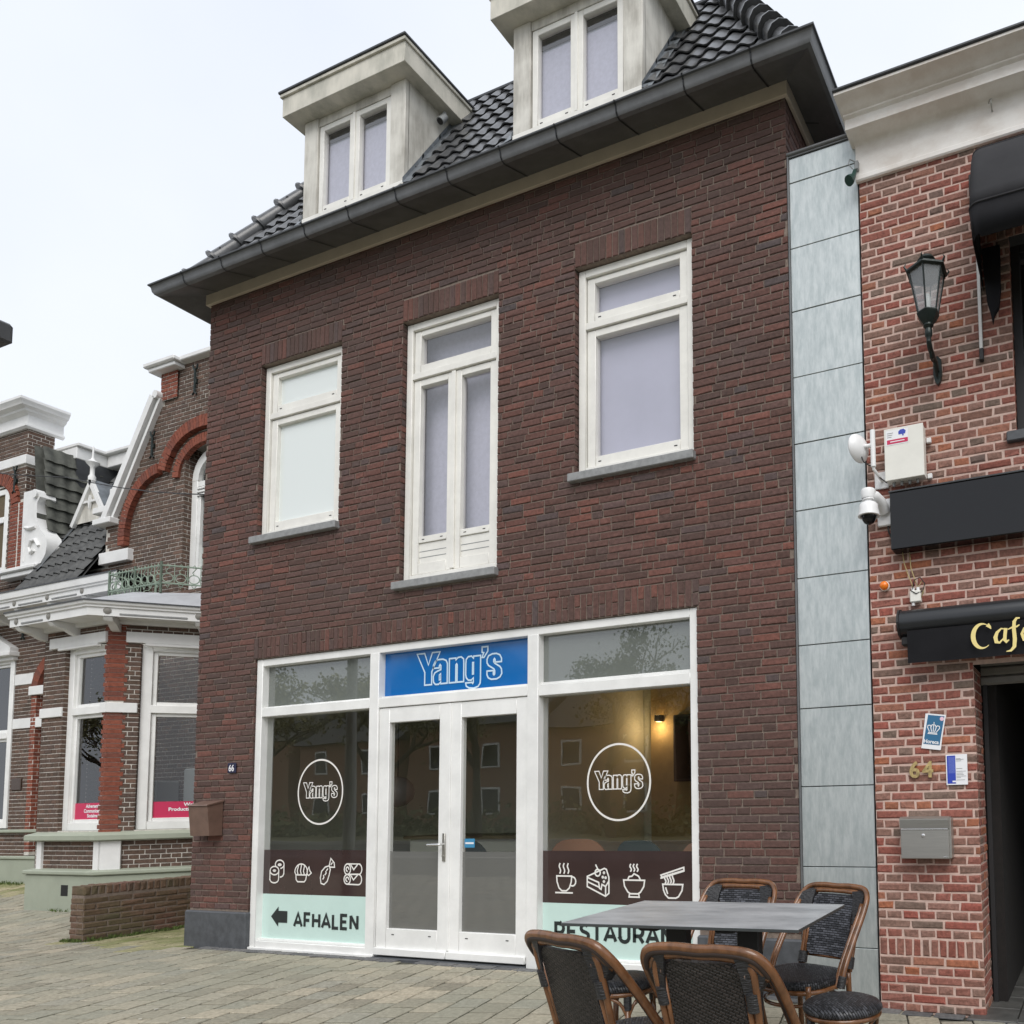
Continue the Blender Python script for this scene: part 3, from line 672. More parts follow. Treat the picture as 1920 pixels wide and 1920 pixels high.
pane('left_transom_pane'.replace('left_',''),S0+.084,mA0,2.30,ZS-.074,YG,M['frost_t'],shop)
pane('transom_pane',mB1,S1-.072,2.30,ZS-.074,YG,M['frost_t'],shop)
for g in (GL,GR):
    a,b=g[0],g[1]
    mb=MB(); mb.quad((a,YG,.512),(b,YG,.512),(b,YG,.9295),(a,YG,.9295)); mb.build('brown_film',M['brownfilm'],shop)
    mb=MB(); mb.quad((a,YG,.09),(b,YG,.09),(b,YG,.5115),(a,YG,.5115)); mb.build('mint_film',M['mint'],shop)
mb=MB(); mb.quad((mA1,YG,2.30),(mB0,YG,2.30),(mB0,YG,ZS-.074),(mA1,YG,ZS-.074)); lbl(mb.build('blue_film',M['yangblue'],shop),'blue transom film behind the restaurant name')
# lettering drawn as outlines
GLY=[([(0,1),(.24,1),(.36,.62),(.48,1),(.72,1),(.47,.40),(.47,0),(.25,0),(.25,.40)],None,0),
([(0,.50),(0,.60),(.05,.71),(.14,.76),(.29,.76),(.39,.71),(.43,.61),(.43,0),(.23,0),(.23,.06),(.17,-.01),(.07,-.01),(.01,.06),(0,.14),(0,.25),(.04,.35),(.12,.40),(.23,.44),(.23,.56),(.205,.6),(.18,.56),(.18,.50)],[(.185,.12),(.23,.12),(.23,.32),(.185,.28)],.52),
([(0,0),(0,.75),(.2,.75),(.2,.69),(.26,.76),(.36,.77),(.43,.70),(.44,.6),(.44,0),(.24,0),(.24,.54),(.22,.57),(.2,.54),(.2,0)],None,1.01),
([(.23,.75),(.23,.68),(.17,.76),(.07,.75),(.01,.67),(0,.55),(0,.2),(.02,.1),(.08,.03),(.17,.02),(.23,.09),(.23,-.05),(.21,-.08),(.19,-.05),(0,-.05),(.02,-.15),(.1,-.21),(.24,-.23),(.37,-.19),(.43,-.1),(.44,.02),(.44,.75)],[(.20,.2),(.235,.2),(.235,.56),(.20,.56)],1.51),
([(0,1),(.17,1),(.17,.86),(.06,.68),(0,.68),(.05,.82),(0,.84)],None,1.99),
([(.42,.5),(.42,.6),(.37,.71),(.27,.76),(.15,.76),(.04,.71),(0,.61),(0,.5),(.04,.42),(.2,.3),(.225,.24),(.225,.14),(.205,.115),(.185,.14),(.185,.25),(0,.25),(0,.14),(.04,.04),(.13,-.01),(.28,-.01),(.38,.04),(.43,.14),(.42,.28),(.37,.36),(.22,.47),(.195,.52),(.195,.58),(.215,.61),(.235,.58),(.235,.5)],None,2.14)]
def yangs(mb,cx_,z0,h,sx,wd,y,fill=None):
    tw=2.57*h*sx; O=V((cx_-tw/2,y,z0))
    for g,cn,dx in GLY:
        mb.ribbon([((p+dx)*h*sx,q*h) for p,q in g],wd,O,closed=True)
        if cn: mb.ribbon([((p+dx)*h*sx,q*h) for p,q in cn],wd*.8,O,closed=True,off=.0003)
mb=MB(); yangs(mb,3.315,2.385,.285,1.30,.014,YG-.003); lbl(mb.build('name_lettering',M['yangline'],shop),'pale outlined name lettering on the blue film')
for cx_ in (1.665,4.955):
    mb=MB(); yangs(mb,cx_,1.415,.145,1.2,.0085,YG-.003); lbl(mb.build('logo_lettering',M['inkwhite'],shop),'white outlined name lettering inside a ring')
    mb=MB(); mb.ribbon([(cx_+.29*math.cos(a*math.pi/36),1.47+.30*math.sin(a*math.pi/36)) for a in range(72)],.016,V((0,YG-.003,0)),closed=True); mb.build('logo_ring',M['inkwhite'],shop)
# dark fill behind ring lettering
mb=MB(); 
fn='AFHALEN'
def caps(s,x0,z0,h,wd,y,adv):
    G={'A':[[(0,0),(.36,1),(.72,0)],[(.13,.3),(.59,.3)]],'F':[[(.58,1),(.08,1),(.08,0)],[(.08,.5),(.52,.5)]],'H':[[(.08,0),(.08,1)],[(.66,0),(.66,1)],[(.08,.5),(.66,.5)]],'L':[[(.08,1),(.08,0),(.56,0)]],
    'E':[[(.6,1),(.08,1),(.08,0),(.6,0)],[(.08,.51),(.54,.51)]],'N':[[(.08,0),(.08,1)],[(.10,.97),(.66,.03)],[(.68,0),(.68,1)]],'R':[[(.08,0),(.08,1),(.38,1)]+arc(.38,.70,.24,.30,90,-90,8)+[(.08,.40)],[(.38,.40),(.64,0)]],
    'S':[arc(.34,.74,.24,.25,35,180,8)+[(.12,.66),(.2,.56),(.45,.47),(.57,.38)]+arc(.34,.27,.25,.27,10,-145,9)],'T':[[(0,1),(.66,1)],[(.33,1),(.33,0)]],'U':[[(.08,1),(.08,.3)]+arc(.37,.3,.29,.3,180,360,10)+[(.66,1)]]}
    W2={'A':.74,'F':.62,'H':.76,'L':.58,'E':.68,'N':.78,'R':.70,'S':.66,'T':.68,'U':.76}
    x=x0; mb=MB(); o=0
    for c in s:
        for st in G[c]:
            mb.ribbon([(x+p*h*adv,z0+wd/2+q*(h-wd)) for p,q in st],wd,V((0,y-o,0)),cap=False); o=(o+.0002)%.0008
        x+=W2[c]*h*adv+.16*h
    return mb,x
mb,xe=caps('AFHALEN',1.365,.205,.148,.029,YG-.003,.94); lbl(mb.build('take_away_lettering',M['ink'],shop),'dark capital lettering beside the arrow on the left mint film')
mb,xr=caps('RESTAURANT',4.345,.215,.150,.029,YG-.003,.94); lbl(mb.build('restaurant_lettering',M['ink'],shop),'dark capital lettering on the right mint film behind the table')
mb=MB(); yy=YG-.003; P=[(1.05,.30),(1.15,.395),(1.15,.355),(1.27,.355),(1.27,.245),(1.15,.245),(1.15,.205)]
mb.add([(a,yy,b) for a,b in P],[(0,6,1),(2,5,4,3)]); mb.build('arrow',M['ink'],shop)
# icons
def icon(strokes,cx_,cz,s,wd=.0125,aspect=1):
    mb=MB(); o=0
    for st in strokes:
        cl=st[0]=='c'; p=st[1:] if cl else st
        mb.ribbon([(cx_+a*s*aspect,cz+b*s) for a,b in p],wd,V((0,YG-.003-o,0)),closed=cl); o=(o+.0002)%.0012
    lb=mb.build('icon',M['inkwhite'],shop); return lb
el=lambda x,y,a,b,n=18:['c']+arc(x,y,a,b,0,360-360/n,n-1)
wavy=lambda x,y0,h:[(x+.035*math.sin(t*math.pi*2/8),y0+h*t/8) for t in range(9)]
roll=[el(-.2,.1,.3,.2),el(-.2,.1,.08,.03,8),[(-.5,.1),(-.5,-.3)]+arc(-.2,-.3,.3,.18,180,360,10)+[(.1,.1)],arc(.15,.4,.3,.2,215,-75,14),el(.15,.38,.1,.04,8),[(.45,.4),(.45,-.02)]+arc(.2,-.02,.25,.18,0,-90,5)]
nigiri=[arc(-.02,.05,.42,.38,0,180,12)+[(-.36,-.08),(.32,-.08),(.4,.05)],[(-.36,-.08),(-.34,-.3),(-.24,-.4),(.2,-.4),(.3,-.3),(.34,-.1)],[(-.2,.36),(-.28,.1),(-.22,-.06)],[(.0,.42),(-.06,.1),(0,-.06)],[(.2,.36),(.14,.1),(.2,-.06)],['c',(.38,.1),(.5,.3),(.56,.12),(.66,.02),(.5,-.1),(.4,-.06)][0:1]+[(.38,.1),(.5,.3),(.56,.12),(.66,.02),(.5,-.1),(.4,-.06)]]
shrimp=[['c',(-.45,-.2),(-.38,.1),(-.15,.3),(.1,.36),(.18,.2),(.12,-.05),(0,-.35),(-.2,-.5),(-.4,-.45)],['c',(.1,.36),(.2,.7),(.42,.5),(.45,.3),(.18,.3)],[(-.28,-.25),(-.22,-.18),(-.24,-.08)],[(-.15,-.05),(-.08,.02),(-.1,.1)],[(-.05,.15),(.02,.22)],[(.22,.42),(.3,.5)]]
rolls=[el(-.36,.22,.2,.24,14),el(-.36,-.24,.2,.22,14),[(-.36,.46),(.4,.46)]+arc(.36,.22,.18,.23,80,-80,8)+[(.3,.0),(-.2,-.01)],[(-.3,-.01),(.36,-.01)]+arc(.36,-.24,.18,.23,80,-90,8)+[(-.36,-.46)],[(-.15,.42),(.04,.2),(.28,.44)],[(-.15,-.04),(.04,-.26),(.28,-.04)],arc(-.36,.22,.09,.1,0,270,6),arc(-.36,-.24,.09,.1,0,270,6)]
cup=[['c',(-.45,.12),(.32,.12),(.3,-.12),(.2,-.38),(.05,-.5),(-.18,-.5),(-.33,-.38),(-.43,-.12)],[(-.5,-.58),(.36,-.58)],arc(.36,-.1,.17,.19,110,-110,10),wavy(-.28,.24,.4),wavy(-.07,.24,.4),wavy(.14,.24,.4)]
cake=[['c',(-.55,.12),(-.55,-.3),(.35,-.68),(.52,-.56),(.52,.1),(.4,.42),(.3,.46),(.1,.38)],[(-.55,.08),(.02,-.12),(.06,-.36),(.14,-.4),(.18,-.2),(.36,-.28),(.36,-.66)],[(-.52,-.1),(.05,-.32)],[(.36,-.28),(.52,-.06)],el(-.03,.28,.13,.14,12),[(-.02,.42),(-.12,.6)],el(.28,.28,.03,.03,6),el(.22,.1,.03,.03,6),el(.36,.08,.03,.03,6),el(.28,-.08,.03,.03,6)]
bowl=[['c',(-.5,.0),(.5,.0),(.46,-.25),(.3,-.48),(.18,-.55),(-.18,-.55),(-.3,-.48),(-.46,-.25)],[(-.22,-.55),(-.24,-.68),(.24,-.68),(.22,-.55)],[(-.3,.02),(-.24,.14),(-.1,.16),(0,.26),(.14,.2),(.22,.16),(.3,.02)],wavy(-.16,.36,.28),wavy(0,.36,.28),wavy(.16,.36,.28)]
noodle=[['c',(-.42,-.14),(.5,-.14),(.46,-.38),(.3,-.62),(.18,-.68),(-.16,-.68),(-.3,-.55),(-.38,-.38)],[(-.28,-.28),(-.2,-.5)],['c',(-.5,.22),(.55,.54),(.56,.42),(-.46,.14)],[(-.5,.1),(.56,.4)],wavy(-.3,-.1,.3),wavy(-.18,-.1,.34),wavy(-.06,-.1,.36),wavy(.06,-.1,.4)]
for ic,x,nm in ((roll,1.12,'sushi rolls'),(nigiri,1.445,'nigiri'),(shrimp,1.785,'fried prawn'),(rolls,2.11,'spring rolls')): lbl(icon(ic,x,.712,.20,aspect=1.0),'white outline of '+nm)
for ic,x,nm in ((cup,4.45,'steaming cup'),(cake,4.765,'cake slice'),(bowl,5.095,'rice bowl'),(noodle,5.43,'noodle bowl')): lbl(icon(ic,x,.705,.19,.0125),'white outline of a '+nm)
# doors
for q,(a,b) in enumerate(((mA1+.004,3.279),(3.285,mB0-.004))):
    mb=MB(); frame(mb,a,b,.02,2.20,yf+.012,yf+.075,.118,.23,.135)
    mb.bev(a+.118,b-.118,yf+.0125,yf+.06,.09,.10,.002); 
    mb.bev(a+.0,b-.0,yf-.018,yf+.02,.022,.085,.006)
    d=mb.build('door',M['white'],house,auto=40); lbl(d,'left door leaf carrying the handle' if q==0 else 'right door leaf with a small blue sticker')
    pane('pane',a+.116,b-.116,.92,2.068,YG-.02,M['glass'],d); pane('frosted_pane',a+.116,b-.116,.248,.9195,YG-.02,M['frost'],d)
    mb=MB(); slots(mb,(a+.2,b-.2),.20,yf+.012); pieces(mb,'drain_slot',M['blackm'],d)
    if q==0:
        mb=MB(); mb.bev(b-.062,b-.03,yf-.0,yf+.012,.84,1.08,.003,0); mb.tube([(b-.045,yf,.985),(b-.045,yf-.045,.985),(b-.065,yf-.055,.985),(b-.17,yf-.052,.982)],.0105,10,1); mb.tube([(b-.045,yf+.004,.885),(b-.045,yf-.008,.885)],.011,10)
        mb.build('handle',[M['steel'],M['steel_l']],d,auto=40)
    else:
        mb=MB(); y=YG-.022; mb.quad((a+.14,y,.955),(a+.25,y,.955),(a+.25,y,1.03),(a+.14,y,1.03),0); mb.quad((a+.15,y-.001,.985),(a+.24,y-.001,.985),(a+.24,y-.001,1.0),(a+.15,y-.001,1.0),1)
        mb.build('sticker',[mat('sticker_blue',(.05,.25,.45),.4),M['signwhite']],d)
mb=MB(); mb.bev(3.268,3.296,yf+.002,yf+.013,.09,2.195,.003); mb.build('closing_strip',M['white'],shop)
# inside the shop: things that show dimly through the glass
def cafe_table(x,y,lab):
    t=empty('indoor_table',(x,y,.012),lab,'table','tables inside the restaurant')
    mb=MB(); mb.bev(x-.38,x+.38,y-.38,y+.38,.72,.75,.01); mb.build('table_top',M['woodfloor'],t)
    mb=MB(); mb.tube([(x,y,.03),(x,y,.72)],.03,10); mb.bev(x-.2,x+.2,y-.2,y+.2,.012,.03,.005); mb.build('pedestal',M['blackm'],t)
def in_chair(x,y,rz,m,lab):
    t=empty('indoor_chair',(x,y,.012),lab,'chair','chairs inside the restaurant'); t.rotation_euler=(0,0,rz)
    def loc(mb,name,m):
        o=mb.build(name,m); o.parent=t; return o
    mb=MB(); mb.bev(-.23,.23,-.22,.22,.43,.47,.02); loc(mb,'seat',m)
    mb=MB(); P=[(.25*math.sin(R(a)),-.22-.04*math.cos(R(a))) for a in range(-80,81,16)]
    for i in range(len(P)-1):
        (xa,ya),(xb,yb)=P[i],P[i+1]; h=lambda x:.98-.12*(x/.25)**4
        mb.add([(xa,ya,.55),(xb,yb,.55),(xb,yb,h(xb)),(xa,ya,h(xa)),(xa,ya+.03,.55),(xb,yb+.03,.55),(xb,yb+.03,h(xb)),(xa,ya+.03,h(xa))],[(0,1,2,3),(5,4,7,6),(3,2,6,7),(0,4,5,1)])
    loc(mb,'backrest',m)
    for sx,sy in ((-1,-1),(1,-1),(1,1),(-1,1)):
        mb=MB(); mb.tube([(sx*.2,sy*.18,.43),(sx*.22,sy*.2,0)],.014,8); loc(mb,'leg',M['blackm'])
    return t
cafe_table(5.0,1.2,'wooden table inside the right hand shop window'); cafe_table(4.0,1.9,'wooden table behind the right door leaf')
tan=mat('tan_leather',(.36,.17,.09),.5); grn=mat('dark_teal_fabric',(.03,.05,.05),.8)
in_chair(5.45,.75,R(20),tan,'tan leather chair top showing behind the right shop pane'); in_chair(4.9,.72,R(-10),grn,'dark teal chair left of the tan chair behind the right shop pane')
in_chair(4.05,.9,R(15),tan,'tan chair behind the sticker on the right door'); in_chair(3.0,.75,R(-5),grn,'dark chair behind the handle of the left door')
tv=empty('wall_screen',(4.6,2.99,1.5),'black screen on the ochre wall inside the restaurant','screen'); mb=MB(); mb.bev(3.75,4.45,2.93,2.99,1.55,2.35,.01); mb.build('casing',M['blackm'],tv); mb=MB(); mb.quad((3.78,2.928,1.58),(4.42,2.928,1.58),(4.42,2.928,2.32),(3.78,2.928,2.32)); mb.build('display',M['black'],tv)
for x in (3.55,4.75):
    wl=empty('wall_lamp',(x,2.98,2.3),'small warm lamp on the ochre wall '+('left' if x<4 else 'right')+' of the black screen','lamp','warm wall lamps inside the restaurant')
    mb=MB(); mb.bev(x-.04,x+.04,2.9,2.99,2.28,2.36,.005); mb.build('body',M['blackm'],wl)
    mb=MB(); mb.quad((x-.03,2.91,2.279),(x+.03,2.91,2.279),(x+.03,2.98,2.279),(x-.03,2.98,2.279)); mb.quad((x-.03,2.91,2.361),(x+.03,2.91,2.361),(x+.03,2.98,2.361),(x-.03,2.98,2.361)); mb.build('light_opening',M['warm'],wl)
    ld=bpy.data.lights.new('lamp_light','POINT'); ld.energy=2.5; ld.color=(1,.68,.35); ld.shadow_soft_size=.05
    for z in (2.2,): lo=bpy.data.objects.new('lamp_light',ld); COL.objects.link(lo); lo.parent=wl; lo.location=(0,-.10,z-2.3)
pc=empty('framed_picture',(1.9,2.98,1.6),'dark red framed picture on the back wall seen through the left door','picture'); mb=MB(); mb.bev(1.75,2.05,2.96,2.99,1.45,2.05,.008); mb.build('frame',M['blackm'],pc); mb=MB(); mb.quad((1.78,2.957,1.48),(2.02,2.957,1.48),(2.02,2.957,2.02),(1.78,2.957,2.02)); mb.build('print',mat('dark_red_print',(.09,.025,.02),.6,col2=(.2,.12,.08),nscale=22),pc)
ct=empty('service_counter',(1.9,1.6,.012),'pale service counter with a white front inside the left shop window','counter'); mb=MB(); mb.bev(1.2,2.9,1.5,2.0,.012,.95,.01); mb.build('body',M['roomwhite'],ct); mb=MB(); mb.bev(1.15,2.95,1.45,2.05,.95,.99,.01); mb.build('worktop',M['woodfloor'],ct)
lp=empty('pendant_lamp',(1.35,1.2,1.6),'round grey glass pendant lamp hanging inside the left shop window','lamp')
mb=MB(); mb.lathe([(0,.17),(.09,.145),(.15,.08),(.17,0),(.15,-.08),(.09,-.145),(0,-.17)],(1.35,1.2,1.48),20); mb.build('globe',mat('smoky_grey_glass',(.26,.26,.25),.15),lp,smooth=True); mb=MB(); mb.tube([(1.35,1.2,1.65),(1.35,1.2,2.94)],.004,6); mb.build('cord',M['cable'],lp)

# small things on the facade ------------------------------------------------------
n66=empty('house_number_plate',(.574,0,1.73),'small navy enamel plate with white number 66 on brown brick','number plate')
mb=MB(); mb.bev(.515,.633,-.014,-.003,1.678,1.778,.005); mb.build('plate',M['navy'],n66)
text('digits','66',.088,V((.574,-.0155,1.697)),M['signwhite'],n66,align='CENTER',off=.002,sx=.9)
def pitched_box(name,root,x0,x1,y0,z0,z1,m,lean=.03):
    mb=MB(); mb.prism([(0-.004,z0),(y0+lean,z0),(y0,z1-.07),(y0+lean*.3,z1-.01),(-.004,z1+.04)],x0,x1,0,axis='x'); return mb.build(name,m,root)
mbx=empty('wall_mailbox',(.33,0,1.06),'brown bronze mailbox hanging on the left brick pier beside the villa','mailbox')
mb=MB(); mb.prism([(-.004,1.075),(-.118,1.075),(-.145,1.36),(-.004,1.40)],.175,.455,0,axis='x'); mb.build('body',M['bronze'],mbx)
mb=MB(); mb.prism([(-.004,1.402),(-.152,1.362),(-.158,1.366),(-.15,1.374),(-.004,1.415)],.165,.465,0,axis='x'); mb.build('lid',M['bronze'],mbx)
mb=MB(); 
for z in (1.25,1.22): mb.bev(.205,.222,-.139+(1.36-z)*.16,-.128+(1.36-z)*.16,z-.008,z+.008,.002)
pieces(mb,'mark',M['plastic'],mbx)
# =================================================================== ZINC CLAD STRIP
zs=empty('zinc_clad_wall',(6.78,0,-.1),'narrow strip wall clad in pale patinated zinc sheets between the two brick houses','wall')
ZX0,ZX1=6.53,7.062
mb=MB(); zz=[-.16,.285,.83,1.39,1.945,2.40,2.89,3.39,3.89,4.395,4.90,5.39,5.905,6.10]
for a,b in zip(zz[:-1],zz[1:]):
    t=random.uniform(-.0015,.0015)
    mb.bev(ZX0,ZX1,.012+t,.06,a+.003,b-.0035,.002)
mb.build('sheets',M['patina'],zs,auto=30)
mb=MB(); mb.box(ZX0,ZX1+.004,.055,.4,-.16,6.10,0); mb.bev(ZX0-.014,ZX0-.001,-.004,.06,-.16,6.12,.003,1); mb.bev(ZX1+.001,ZX1+.006,.004,.06,-.16,6.10,.002,0)
mb.build('seam_backing',[M['blackm'],M['zinc']],zs)
mb=MB(); mb.tube([(ZX0-.012,.0,6.125),(ZX1+.004,.0,6.125)],.014,10); mb.box(ZX0-.01,ZX1,.0,.5,6.101,6.12)
mb.build('cap',M['zinc'],zs,auto=40)
# =================================================================== CAFE BUILDING
CX0=7.075; PX=7.765
cafe=empty('cafe_building',(CX0,0,-.1),'hand made red brick house with a cream cornice and an open dark doorway','building')
CH=[(PX,9.6,-.2,2.16),(8.10,9.4,3.68,5.03)]
mb=MB(); O=V((0,0,0))
so=[(CX0,PX,.248,.365),(8.02,9.5,5.03,5.21),(8.02,9.5,2.45,2.60),(PX,9.6,2.16,2.28)]
bricks(mb,O,X,Z,CX0,12.5,-.2,5.76,CH+so[:2],L=.22,H=.0605,J=.0135,bond='cross',jt=.0034,ch=.008,base=-.115)
soldiers(mb,O,X,Z,CX0,PX,.248,.365,.058,.0125,jt=.0034,ch=.008)
soldiers(mb,O,X,Z,8.02,9.5,5.03,5.21,.06,.012,jt=.0034,ch=.008)
sheet(mb,V((0,.005,0)),X,Z,CX0,12.5,-.2,5.8,CH,mi=1)
bricks(mb,V((PX,.30,0)),-Y,Z,0,.292,-.2,2.16,L=.22,H=.0605,J=.0135,bond='cross',jt=.0034,ch=.008,base=-.115) if False else None
# reveal of the doorway (faces +x) and of the upper window
bricks(mb,V((PX,0,0)),Y,Z,.008,.36,-.2,2.16,[(0,1,.248,.365)],L=.22,H=.0605,J=.0135,bond='cross',jt=.0034,ch=.008,base=-.115)
soldiers(mb,V((PX,0,0)),Y,Z,.008,.36,.248,.365,.058,.0125,jt=.0034,ch=.008)
sheet(mb,V((PX-.006,0,0)),Y,Z,.006,.37,-.2,2.16,[],mi=1)
bricks(mb,V((8.10,0,0)),Y,Z,.008,.16,3.68,5.03,L=.22,H=.0605,J=.0135,bond='cross',jt=.0034,ch=.008); sheet(mb,V((8.094,0,0)),Y,Z,.006,.16,3.68,5.03,[],mi=1)
sheet(mb,V((CX0+.004,4,0)),-Y,Z,0,3.99,-.2,6.0,[],mi=1); bricks(mb,V((CX0,.9,0)),-Y,Z,0,.892,-.15,6.0,L=.22,H=.0605,J=.0135,bond='cross',ch=.007)
sheet(mb,V((12.5,.006,0)),Y,Z,0,6,-.2,6,[],mi=1)
mb.build('wall',[M['brick_cafe'],M['mortar_pk']],cafe)
# passage behind the doorway
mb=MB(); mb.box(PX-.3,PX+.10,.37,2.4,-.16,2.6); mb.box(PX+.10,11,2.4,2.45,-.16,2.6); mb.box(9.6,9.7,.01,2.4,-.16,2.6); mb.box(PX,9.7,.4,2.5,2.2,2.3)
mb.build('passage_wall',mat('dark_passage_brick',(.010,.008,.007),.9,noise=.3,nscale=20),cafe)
tl=MB()
for i in range(10):
    for j in range(8):
        x=PX-.1+i*.3; y=-.10+j*.30; tl.bev(x+.004,x+.296,y+.004,y+.296,-.12,-.098,.004)
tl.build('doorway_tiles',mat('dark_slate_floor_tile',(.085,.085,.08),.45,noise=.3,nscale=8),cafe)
mb=MB()
for i in range(6):
    z=2.07+i*.066; mb.prism([(.36,z),(.345,z+.012),(.345,z+.05),(.36,z+.062)],PX+.0,9.6,0,axis='x')
sh=mb.build('roller_shutter',mat('grey_shutter_slat',(.20,.195,.18),.5,noise=.1),cafe,auto=30); 
mb=MB(); mb.box(PX+.01,PX+.04,.35,.38,-.1,2.07); mb.build('shutter_rail',M['blackm'],cafe)
dd=MB(); dd.bev(8.05,8.95,2.2,2.25,-.1,2.05,.01,0); dd.build('inner_door',M['black'],cafe)
mb=MB()
for z in (.35,.95,1.55): mb.bev(8.02,8.05,2.17,2.2,z,z+.14,.003)
pieces(mb,'door_hinge',M['steel'],cafe)
# upper window
mb=MB(); frame(mb,8.10,9.4,3.68,5.03,.10,.18,.06); uw=mb.build('upper_window',M['blackm'],cafe); pane('pane',8.16,9.34,3.74,4.97,.15,M['glass_up'],uw)
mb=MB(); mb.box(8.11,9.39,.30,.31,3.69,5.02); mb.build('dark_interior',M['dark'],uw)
mb=MB(); mb.bev(8.14,9.36,.165,.175,4.02,4.24,.003); mb.build('curtain_rail',M['greyplastic'],uw)
mb=MB(); mb.bev(8.04,9.46,-.04,.12,3.61,3.678,.006); mb.build('window_sill',M['plinth'],uw)
# cornice
def sweep_x(mb,prof,xa,xb,mi=0,ret=.0):
    # moulding profile (offset from wall, z) along the front with a mitred return on the left side
    n=len(prof); vs=[(xb,-o,z) for o,z in prof]+[(xa-o*ret,-o,z) for o,z in prof]+[(xa-o*ret,.8,z) for o,z in prof]
    fs=[]
    for s in (0,1):
        for j in range(n-1): fs.append((s*n+j,s*n+j+1,(s+1)*n+j+1,(s+1)*n+j))
    return mb.add(vs,fs,mi)
mb=MB(); xa=7.064
sweep_x(mb,[(.0,5.725),(.022,5.725),(.03,5.735),(.03,5.765),(.02,5.775),(.02,5.985),(.03,6.0),(.045,6.01),(.15,6.015),(.155,6.018),(.155,6.092),(.165,6.097),(.175,6.104),(.175,6.116),(.19,6.122),(.205,6.132),(.22,6.146),(.245,6.156),(.275,6.16),(.295,6.163),(.295,6.182),(.0,6.19)],xa,12.6,0,.25)
mb.build('cornice',M['cornice'],cafe,auto=35)
mb=MB(); mb.prism([(-.0,6.191),(-.305,6.183),(-.31,6.188),(-.31,6.2),(-.295,6.206),(.8,6.22),(.8,6.191)],xa-.08,12.6,0,axis='x'); mb.build('roof_edging',M['zinc_d'],cafe)
mb=MB(); mb.box(CX0+.01,12.5,.7,7,5.9,6.19); mb.build('flat_roof',M['zinc_d'],cafe)
hk=empty('wall_hook',(8.03,-.02,5.9),'bent steel hook sticking out of the cream cornice board','hook'); mb=MB()
mb.tube([(8.03,-.015,5.93),(8.03,-.06,5.93),(8.03,-.075,5.95),(8.03,-.07,5.975),(8.02,-.055,5.985),(8.01,-.045,5.97)],.005,8); mb.build('hook',M['steel'],hk,smooth=True)
# dome canopy over the upper window
cp=empty('window_canopy',(7.93,0,5.2),'charcoal canvas dome canopy over the upper cafe window','awning')
xa,xb=7.915,9.6; mb=MB()
P=[(0.0,5.62),(-.08,5.60),(-.18,5.54),(-.28,5.46),(-.36,5.36),(-.42,5.24),(-.47,5.11),(-.51,5.00),(-.54,4.90)]
rings=[]
for (y,z) in P:
    row=[]; rr=min(.06,-y*.4)
    for i in range(7):
        t=i/6; a=t*math.pi/2; rr=min(.06,-y*.4+.0); row.append((xa+rr-rr*math.sin(a) if False else xa+rr*(1-math.sin(a)),y+rr*(1-math.cos(a)) if False else y*(1)+rr*(1-math.cos(math.pi/2-a)) ,z))
    rings.append([(xb,y,z)]+[(xa+rr*(1-math.cos(math.pi/2*(1-j/5))) if False else xa+rr*(1-math.sin(math.pi/2*j/5)), y+rr*(1-math.cos(math.pi/2*j/5)),z) for j in range(6)]+[(xa,0,z)])
n=len(rings[0]); vs=[p for r in rings for p in r]; fs=[(i*n+j,(i+1)*n+j,(i+1)*n+j+1,i*n+j+1) for i in range(len(rings)-1) for j in range(n-1)]
mb.add(vs,fs); cv=mb.build('canvas',M['canvas'],cp,auto=40); so_=cv.modifiers.new('s','SOLIDIFY'); so_.thickness=.004
mb=MB(); va=[]; last=rings[-1]
for j in range(n):
    x,y,z=last[j]; va.append((x,y,z))
for j in range(n):
    x,y,z=last[j]; va.append((x+.01*(j>0),y+.03,z-.19-.015*math.sin(j*2)))
mb.add(va,[(j,n+j,n+j+1,j+1) for j in range(n-1)]); vl=mb.build('valance',M['canvas_b'],cp,auto=60); so_=vl.modifiers.new('s','SOLIDIFY'); so_.thickness=.004
for ri in (3,8):
    mb=MB(); mb.tube([V(p)+V((0,-.003,0)) for p in rings[ri]],.008,6); mb.build('hem_seam',M['canvas'],cp)
mb=MB(); mb.bev(7.885,7.91,-.03,-.002,4.28,5.42,.003,0); mb.bev(7.86,7.93,-.06,-.002,5.38,5.50,.004,1); mb.bev(7.885,7.912,-.04,-.002,4.20,4.28,.003,1); mb.build('side_rail',[M['steel'],M['blackm']],cp)
mb=MB(); mb.tube([(7.92,-.02,4.95),(7.925,-.30,4.90),(7.93,-.50,4.9)],.01,8); mb.build('frame_arm',M['blackm'],cp)
mb=MB()
mb.prism([(7.935,4.92),(8.05,4.92),(8.045,4.62),(8.03,4.50),(8.0,4.46),(7.985,4.40),(7.975,4.47),(7.955,4.55),(7.94,4.75)],-.10,-.06)
mb.build('hanging_flap',M['canvas_b'],cp)
# long black sign box
bx=empty('black_sign_box',(7.27,0,2.95),'long glossy black sign box without text above the orange lamp','sign')
mb=MB(); mb.bev(7.262,10.2,-.115,-.002,2.965,3.36,.006,0); mb.build('casing',M['black'],bx)
mb=MB(); mb.bev(7.255,10.2,-.121,-.002,3.3605,3.372,.002); mb.build('top_edge',M['zinc_d'],bx)
